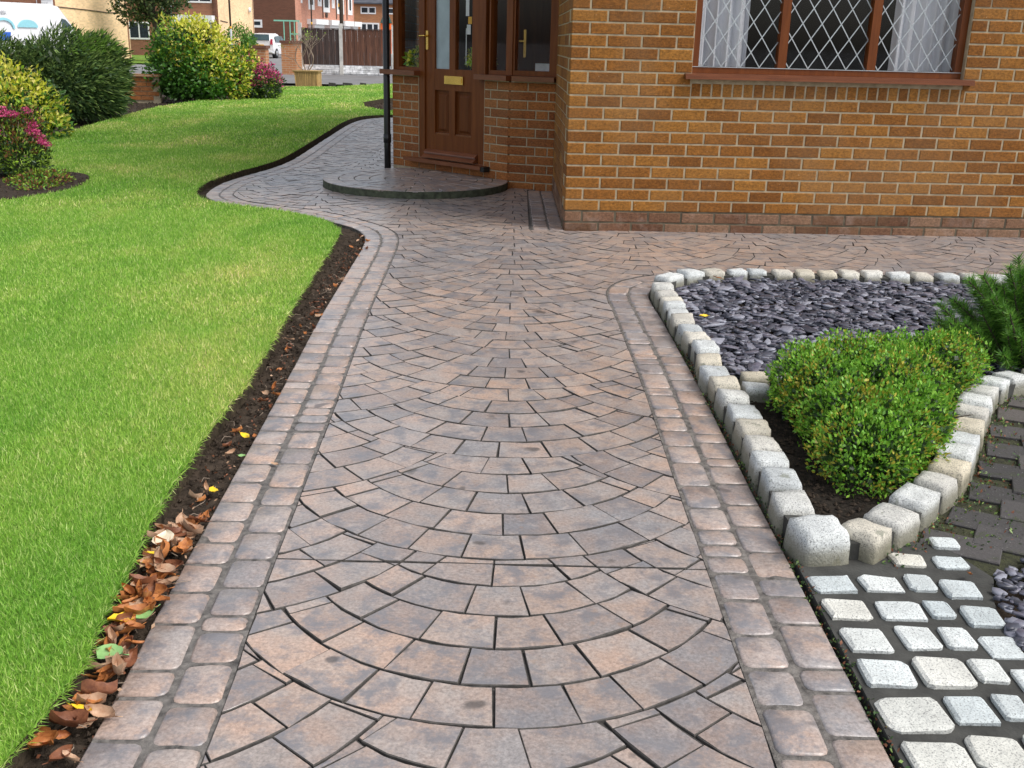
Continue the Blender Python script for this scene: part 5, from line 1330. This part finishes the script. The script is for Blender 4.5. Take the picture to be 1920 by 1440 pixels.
# far buildings
def far_window(par, Fr, u0, u1, z0, z1, split=1, name='window', fw_=.07, d=.03, canopy=False):
    w_ = MB(); f_ = fw_
    w_.lbox(Fr, u0, u0 + f_, z0, z1, -.02, d); w_.lbox(Fr, u1 - f_, u1, z0, z1, -.02, d); w_.lbox(Fr, u0 + f_, u1 - f_, z0, z0 + f_ * 1.3, -.02, d); w_.lbox(Fr, u0 + f_, u1 - f_, z1 - f_, z1, -.02, d)
    for k in range(1, split):
        uu = u0 + (u1 - u0) * k / split; w_.lbox(Fr, uu - f_ / 2, uu + f_ / 2, z0 + f_ * 1.3, z1 - f_, -.02, d - .002)
    if canopy: w_.lbox(Fr, u0 - .25, u1 + .25, z1 + .001, z1 + .38, -.02, .75)
    o = w_.build(name, MAT['white'], par)
    g2 = MB(); g2.lbox(Fr, u0 + f_, u1 - f_, z0 + f_ * 1.3, z1 - f_, -.01, d - .015); g2.build('pane', MAT['farglass'], o)
    return o
def building(name, label, foot, h, mts, loc, roofz=1.6):
    t = thing(name, (loc[0], loc[1], 0), label, 'house'); n_ = len(foot)
    for i in range(n_):
        a, b_ = foot[i], foot[(i + 1) % n_]; Fr = Frame(a, b_)
        m_ = MB(); m_.lbox(Fr, .001, Fr.L - .001, -.2, h, -.25, 0); m_.build('wall', MAT[mts[i]], t)
    m_ = MB(); xs = [p[0] for p in foot]; ys = [p[1] for p in foot]; x0, x1, y0, y1 = min(xs) - .3, max(xs) + .3, min(ys) - .3, max(ys) + .3
    m_.box(x0, x1, y0, y1, h + .001, h + .12)
    xm, ym = (x0 + x1) / 2, (y0 + y1) / 2; zt = h + roofz
    if x1 - x0 > y1 - y0: m_.add([(x0, y0, h + .12), (x1, y0, h + .12), (x1, y1, h + .12), (x0, y1, h + .12), (x0, ym, zt), (x1, ym, zt)], [(0, 1, 5, 4), (2, 3, 4, 5), (0, 4, 3), (1, 2, 5)])
    else: m_.add([(x0, y0, h + .12), (x1, y0, h + .12), (x1, y1, h + .12), (x0, y1, h + .12), (xm, y0, zt), (xm, y1, zt)], [(1, 2, 5, 4), (3, 0, 4, 5), (0, 1, 4), (2, 3, 5)])
    m_.build('roof', MAT['roof'], t)
    return t
# A: cream gable beside the van
A = building('brick_house', 'brick house with a plain cream side wall behind the white van', [(-31, 46), (-19.45, 46), (-19.3, 54), (-31, 54)], 5.2, ['fbrown', 'cream', 'fbrown', 'fbrown'], (-20, 46))
fa = Frame((-31, 46), (-19.45, 46)); fg = Frame((-19.45, 46), (-19.3, 54))
m_ = MB(); m_.lbox(fa, 10.85, 11.0, 0, 5.1, .0, .10); m_.build('drainpipe', MAT['fdark'], A)
m_ = MB(); m_.tube([fg.p(.1, 2.14, .02), fg.p(3.2, 2.10, .02), fg.p(5.6, 2.04, .02), fg.p(7.9, 2.13, .02)], .02, 5); m_.build('cable', MAT['poledark'], A)
m_ = MB(); m_.tube([fg.p(6.55, 2.45, .01), fg.p(6.55, 2.45, .12)], .16, 12); m_.build('wall_lamp', MAT['white'], A)
sg = thing('street_sign', fa.p(11.1, 2.3, .1), 'white street name plate on the brick wall above the van', 'sign')
m_ = MB(); m_.box(-20.20, -19.52, 45.93, 45.96, 2.19, 2.47); m_.build('plate', MAT['white'], sg)
def text(s, size, M_, mt, parent, name='lettering', ext=.002):
    cu = bpy.data.curves.new(name, 'FONT'); cu.body = s; cu.size = size; cu.extrude = ext; cu.resolution_u = 3; cu.align_x = 'LEFT'
    o = bpy.data.objects.new(name, cu); dg = None; COL.objects.link(o)
    me = bpy.data.meshes.new_from_object(o); COL.objects.unlink(o); bpy.data.objects.remove(o)
    me.materials.clear(); me.materials.append(MAT[mt]); ob = bpy.data.objects.new(name, me); link(ob, parent, M_); return ob
RX = Matrix.Rotation(math.pi / 2, 4, 'X')
text('SUNNY S ST', .085, Matrix.Translation((-20.17, 45.925, 2.25)) @ RX, 'greyprint', sg)
m_ = MB(); m_.box(-20.18, -19.54, 45.92, 45.928, 2.36, 2.375); m_.build('sign_line', MAT['greyprint'], sg)
# B: house with white windows
B = building('brick_house', 'brown brick house with white windows behind the round yellow shrub', [(-23.2, 64), (-17.62, 64), (-17.5, 72), (-23.2, 72)], 5.6, ['fbrown', 'cream', 'fbrown', 'fbrown'], (-20, 64))
fb = Frame((-23.2, 64), (-17.62, 64)); fbg = Frame((-17.62, 64), (-17.5, 72))
far_window(B, fb, .3, 1.5, .82, 1.80, 2); far_window(B, fb, 3.8, 5.25, 2.92, 4.0, 2); far_window(B, fb, 3.45, 5.15, 1.0, 1.85, 2, canopy=True)
m_ = MB(); m_.lbox(fb, 3.3, 5.3, 1.9, 2.22, .0, .55); m_.build('porch_canopy', MAT['white'], B)
m_ = MB(); m_.lbox(fb, 5.35, 5.50, 0, 5.5, .0, .1); m_.build('drainpipe', MAT['fdark'], B)
m_ = MB(); m_.tube([fbg.p(6.8, 2.75, .01), fbg.p(6.8, 2.75, .12)], .15, 12); m_.build('wall_lamp', MAT['white'], B)
m_ = MB(); m_.tube([fb.p(2.6, 1.95, .05), fb.p(5.4, 2.0, .03), fbg.p(.4, 1.97, .02), fbg.p(1.8, 1.9, .02)], .025, 4); m_.build('cable', MAT['poledark'], B)
# C: dark end house
Cc = building('brick_house', 'dark brown windowless end wall of a house behind the parked car', [(-24, 80), (-16.4, 80), (-16.3, 80.6), (-24, 86)], 6, ['fdark', 'fpink', 'fdark', 'fdark'], (-18, 80))
fc = Frame((-24, 80), (-16.4, 80)); far_window(Cc, fc, 4.0, 5.15, 1.75, 2.3, 1, fw_=.13)
# D: terrace seen at a slant
D_ = building('terraced_houses', 'pinkish brick terrace with tall white windows and white bay canopies', [(-16.35, 80.7), (-14.05, 92.5), (-19, 93), (-21.5, 87)], 5.4, ['fpink', 'fpink', 'fpink', 'fpink'], (-15.5, 86))
fd = Frame((-16.35, 80.7), (-14.05, 92.5))
k = 0
for (px0, px1, z0) in ((.2, .85, 3.55), (2.0, 3.2, 3.15), (3.9, 4.7, 3.45), (5.0, 6.4, 3.05), (6.9, 7.5, 3.4), (8.0, 9.6, 3.0), (10.6, 11.6, 3.0)):
    far_window(D_, fd, px0, px1, z0, 4.7, 1, fw_=.27)
for (px0, px1) in ((1.9, 3.9), (5.1, 7.3), (8.1, 9.7), (10.4, 11.6)):
    far_window(D_, fd, px0, px1, .9, 2.1, 2, 'bay_window', fw_=.42, d=.5, canopy=True)
m_ = MB(); m_.tube([fd.p(5.6, 2.85, .01), fd.p(5.6, 2.85, .10)], .2, 12); m_.build('extractor_vent', MAT['poledark'], D_)
for u_ in (4.85, 7.8, 10.2): m_ = MB(); m_.lbox(fd, u_, u_ + .08, 2.6, 4.7, 0, .06); m_.build('pipe', MAT['poledark'], D_)
m_ = MB(); m_.lbox(fd, 8.2, 9.3, 3.55, 3.8, .06, .08); m_.build('yellow_notice', MAT['yellow'], D_)
# E: far house with slate roof
E2 = building('brick_house', 'far orange brick house with dark slate roof beyond the fence', [(-16.5, 105), (-6, 105), (-6, 113), (-16.5, 113)], 4.3, ['forange'] * 4, (-12, 105), 2.4)
fe = Frame((-16.5, 105), (-6, 105))
far_window(E2, fe, 1.2, 1.95, 3.4, 4.05, 1, fw_=.09); far_window(E2, fe, 1.93, 2.65, 3.4, 4.05, 1, fw_=.09); far_window(E2, fe, 3.35, 4.4, 3.42, 4.0, 1, fw_=.09)
far_window(E2, fe, 1.15, 2.95, 1.3, 2.62, 3, fw_=.14, canopy=False)
# street things
t = thing('green_gate_frame', (-10.6, 50, 0), 'pale green metal frame gate with thin bars beside the car', 'gate')
m_ = MB(); m_.box(-11.25, -10.08, 49.97, 50.03, 1.84, 1.90); m_.build('top_rail', MAT['greenmetal'], t)
for x in (-10.80, -10.52, -10.32, -10.12): m_ = MB(); m_.box(x - .018, x + .018, 49.98, 50.02, -.08, 1.838); m_.build('upright', MAT['greenmetal'], t)
m_ = MB(); m_.box(-10.5, -10.14, 49.975, 50.025, 1.28, 1.33); m_.build('mid_rail', MAT['greenmetal'], t)
def pole(name, x, y, r, h, label, cat, mt, mt2=None, zs=None):
    t = thing(name, (x, y, 0), label, cat); m_ = MB(); m_.tube([(x, y, (zs or -.1)), (x, y, h)], r, 8); m_.build('shaft', MAT[mt], t)
    if mt2:
        m_ = MB(); m_.tube([(x, y, -.1), (x, y, zs - .12)], r * 1.1, 8); m_.build('lower_shaft', MAT[mt2], t)
        m_ = MB(); m_.tube([(x, y, zs - .12), (x, y, zs)], r * 1.15, 8); m_.build('yellow_band', MAT['yellow'], t)
pole('lamp_post', -15.35, 58, .05, 6, 'slim dark lamp post with yellow band in front of the cream gable', 'lamp post', 'poledark', 'lampgrey', 1.62)
pole('lamp_post', -10.48, 55, .035, 5, 'thin dark pole with yellow band above the left fence panel', 'lamp post', 'poledark', 'poledark', 1.9)
pole('telegraph_pole', -9.47, 58, .11, 7, 'dark telegraph pole rising behind the middle fence post', 'pole', 'poledark')
pole('lamp_post', -15.9, 50, .04, 2.42, 'short pale grey post under the tree', 'post', 'lampgrey')
t = thing('shed', (-12.9, 100, 0), 'orange shed with dark green pitched cover beside the porch pipe', 'shed')
m_ = MB(); m_.box(-12.75, -11.9, 100, 101, -.1, 2.55); m_.build('shed_body', MAT['orange'], t)
m_ = MB(); m_.add([(-12.8, 99.9, 2.56), (-11.85, 99.9, 2.56), (-11.85, 101.1, 2.56), (-12.8, 101.1, 2.56), (-12.35, 100.5, 3.9)], [(0, 1, 4), (1, 2, 4), (2, 3, 4), (3, 0, 4), (3, 2, 1, 0)]); m_.build('cover', MAT['darkgreen'], t)
t = thing('street_tree', (-16.55, 50, 0), 'leafy tree leaning out beside the cream gable wall', 'tree')
m_ = MB(); m_.tube([(-16.55, 50, -.1), (-16.58, 50, 1.2), (-16.75, 50, 2.2), (-16.6, 50, 3.4)], [.2, .17, .13, .08], 8); tk = m_.build('trunk', MAT['trunk'], t)
for dv in ((-.9, .1, 1.0), (.9, 0, .9), (.3, .5, 1.3), (-.4, -.4, 1.2)):
    m_ = MB(); m_.tube([(-16.62, 50, 1.5), (-16.62 + dv[0] * .6, 50 + dv[1] * .6, 1.5 + dv[2] * .6), (-16.62 + dv[0] * 1.4, 50 + dv[1] * 1.4, 1.5 + dv[2] * 1.3)], [.08, .06, .03], 6); m_.build('branch', MAT['trunk'], t)
leaves('crown', t, [(-17.6, 50, 2.3, .95, .9, .75), (-16.7, 50, 2.4, 1.0, 1, .8), (-15.8, 50, 2.75, .8, .9, .6), (-16.8, 50, 3.8, 1.8, 1.6, 1.0)], 5200, .17, .11, ['lf_tree', 'lf_dark'], pickp(.7, .3), seed=70, shell=(.35, 1.02), noise_amp=.2, zmin=1.3)
t = thing('street_shrub', (-15.1, 59, 0), 'rounded green bush at the foot of the cream gable', 'shrub')
leaves('foliage', t, [(-15.2, 59, .9, .8, .7, .85), (-14.7, 59, .6, .5, .6, .6)], 3000, .12, .07, ['lf_shrub', 'lf_green'], pickp(.75, .25), seed=71, shell=(.5, 1.02)); stems(t, (-15.1, 59, 0), 5, .9, .4, .02, seed=72)

# parked hatchback, seen from behind
car = thing('parked_car', (-15.7, 66, -.08), 'white hatchback parked on the driveway with its rear towards us', 'car')
CX, CY, CZ = -15.75, 66.0, -.1
CM = Matrix.Translation((CX, CY, CZ)) @ Matrix.Rotation(math.radians(-4), 4, 'Z')
def cp_(x, y, z): return CM @ Vector((x, y, z))
secs = [(-.0, [(.72, .32), (.80, .55), (.80, .85), (.66, .92), (.60, 1.02)]), (.35, [(.78, .25), (.83, .55), (.82, .88), (.66, 1.30), (.5, 1.40)]), (1.6, [(.80, .22), (.84, .55), (.83, .88), (.64, 1.38), (.5, 1.45)]), (2.5, [(.80, .22), (.84, .55), (.82, .90), (.66, 1.10), (.5, 1.18)]), (3.0, [(.78, .24), (.82, .55), (.78, .84), (.6, .90), (.4, .92)]), (3.7, [(.66, .28), (.70, .5), (.64, .70), (.5, .74), (.3, .75)])]
vs = []; fs = []
for (y, pr_) in secs:
    vs += [cp_(-x, y, z) for x, z in pr_] + [cp_(x, y, z) for x, z in pr_[::-1]]
m10 = 10
for i in range(len(secs) - 1):
    for k in range(m10): fs.append((i * m10 + k, i * m10 + (k + 1) % m10, (i + 1) * m10 + (k + 1) % m10, (i + 1) * m10 + k))
fs += [tuple(range(m10)), tuple(range(5 * m10, 6 * m10))]
m_ = MB(); m_.add(vs, fs); m_.build('body', MAT['carpaint'], car)
def quad(name, pts, mt, parent=car, off=(0, -.02, 0)):
    P_ = [Vector(p) for p in pts]; n_ = len(P_); nv = (P_[1] - P_[0]).cross(P_[2] - P_[0]).normalized()
    m_ = MB(); m_.add([cp_(*p) for p in P_] + [cp_(*(p + nv * .02)) for p in P_], [tuple(range(n_)), tuple(range(2 * n_ - 1, n_ - 1, -1))] + [(i, (i + 1) % n_, n_ + (i + 1) % n_, n_ + i) for i in range(n_)]); return m_.build(name, MAT[mt], parent)
quad('rear_window', [(-.60, -.03, 1.03), (.60, -.03, 1.03), (.50, .27, 1.37), (-.50, .27, 1.37)], 'glass_rear')
quad('rear_lamp', [(.64, -.03, .80), (.80, -.03, .80), (.80, .0, 1.12), (.66, .0, 1.12)], 'red'); quad('rear_lamp', [(-.80, -.03, .80), (-.64, -.03, .80), (-.66, .0, 1.12), (-.80, .0, 1.12)], 'red')
quad('number_plate', [(-.25, -.02, .68), (.25, -.02, .68), (.25, -.02, .79), (-.25, -.02, .79)], 'yellow')
quad('rear_bumper', [(-.70, -.03, .36), (.70, -.03, .36), (.72, -.02, .50), (-.72, -.02, .50)], 'carpaint')
quad('side_window', [(.85, .45, .95), (.85, 1.55, .95), (.73, 1.5, 1.30), (.73, .60, 1.27)], 'glass_rear'); quad('side_window', [(.85, 1.62, .95), (.85, 2.35, .95), (.76, 1.95, 1.28), (.73, 1.60, 1.30)], 'glass_rear')
m_ = MB(); m_.hexa([cp_(*p) for p in ((.84, 2.15, .95), (1.0, 2.15, .95), (1.0, 2.25, .95), (.84, 2.25, .95), (.84, 2.15, 1.07), (1.0, 2.15, 1.07), (1.0, 2.25, 1.07), (.84, 2.25, 1.07))]); m_.build('door_mirror', MAT['rubber'], car)
for (x, y) in ((.72, .62), (.72, 3.0), (-.72, .62), (-.72, 3.0)):
    m_ = MB(); m_.tube([cp_(x - .1, y, .29), cp_(x + .13, y, .29)], .29, 16); w_ = m_.build('wheel', MAT['rubber'], car)
    m_ = MB(); m_.tube([cp_(x + (.131 if x > 0 else -.131), y, .29), cp_(x + (.14 if x > 0 else -.14), y, .29)], .17, 12); m_.build('rim', MAT['lampgrey'], w_)

# van: its long side faces us, nose at the right
van = thing('parked_van', (-20, 42.5, -.08), 'white panel van with blue logos parked behind the dark bush', 'van')
pf = [(38.6, .35), (38.55, 2.0), (38.8, 2.12), (43.6, 2.18), (44.25, 2.10), (44.9, 1.62), (45.5, 1.12), (46.4, .95), (46.55, .35)]
n_ = len(pf); X1v = lambda y, z: -18.82 + .062 * (y - 40) - max(0, z - 1.5) * .10
vs = [(X1v(y, z), y, z) for y, z in pf] + [(X1v(y, z) - 1.95 + max(0, z - 1.5) * .2, y, z) for y, z in pf]
m_ = MB(); m_.add(vs, [tuple(range(n_)), tuple(range(2 * n_ - 1, n_ - 1, -1))] + [(i, (i + 1) % n_, n_ + (i + 1) % n_, n_ + i) for i in range(n_)]); m_.build('body', MAT['carpaint'], van)
def vquad(name, pts, mt):
    m_ = MB(); n2 = len(pts); m_.add([(X1v(y, z) + .004, y, z) for y, z in pts] + [(X1v(y, z) + .02, y, z) for y, z in pts], [tuple(range(n2)), tuple(range(2 * n2 - 1, n2 - 1, -1))] + [(i, (i + 1) % n2, n2 + (i + 1) % n2, n2 + i) for i in range(n2)]); return m_.build(name, MAT[mt], van)
vquad('side_window', [(44.3, 1.25), (45.25, 1.25), (44.95, 1.45), (44.65, 1.62), (44.35, 1.66)], 'glass_rear')
arc = [(41.6 + .75 * math.cos(a), 1.28 + .28 * math.sin(a)) for a in [math.pi * k / 10 for k in range(11)]]
vquad('pale_logo', arc, 'cyan')
arc = [(39.9 + .75 * math.cos(a), 1.22 + .38 * math.sin(a)) for a in [math.pi * k / 10 for k in range(11)]]
arc2 = [(39.9 + .62 * math.cos(a), 1.22 + .29 * math.sin(a)) for a in [math.pi * k / 10 for k in range(10, -1, -1)]]
vquad('ring_logo', arc + arc2, 'cyan'); vquad('blue_panel', [(39.3, .80), (40.2, .80), (40.3, 1.10), (39.3, 1.10)], 'blue')
Mtxt = Matrix(((.062, 0, 1, 0), (1, 0, 0, 0), (0, 1, 0, 0), (0, 0, 0, 1))); Mtxt.translation = (X1v(39.6, 1.8) + .012, 39.6, 1.70)
text('FINISH', .22, Mtxt, 'greyprint', van)
for y in (39.6, 45.2):
    m_ = MB(); m_.tube([(-18.95 + .062 * (y - 40), y, .25), (-18.70 + .062 * (y - 40), y, .25)], .34, 16); m_.build('wheel', MAT['rubber'], van)
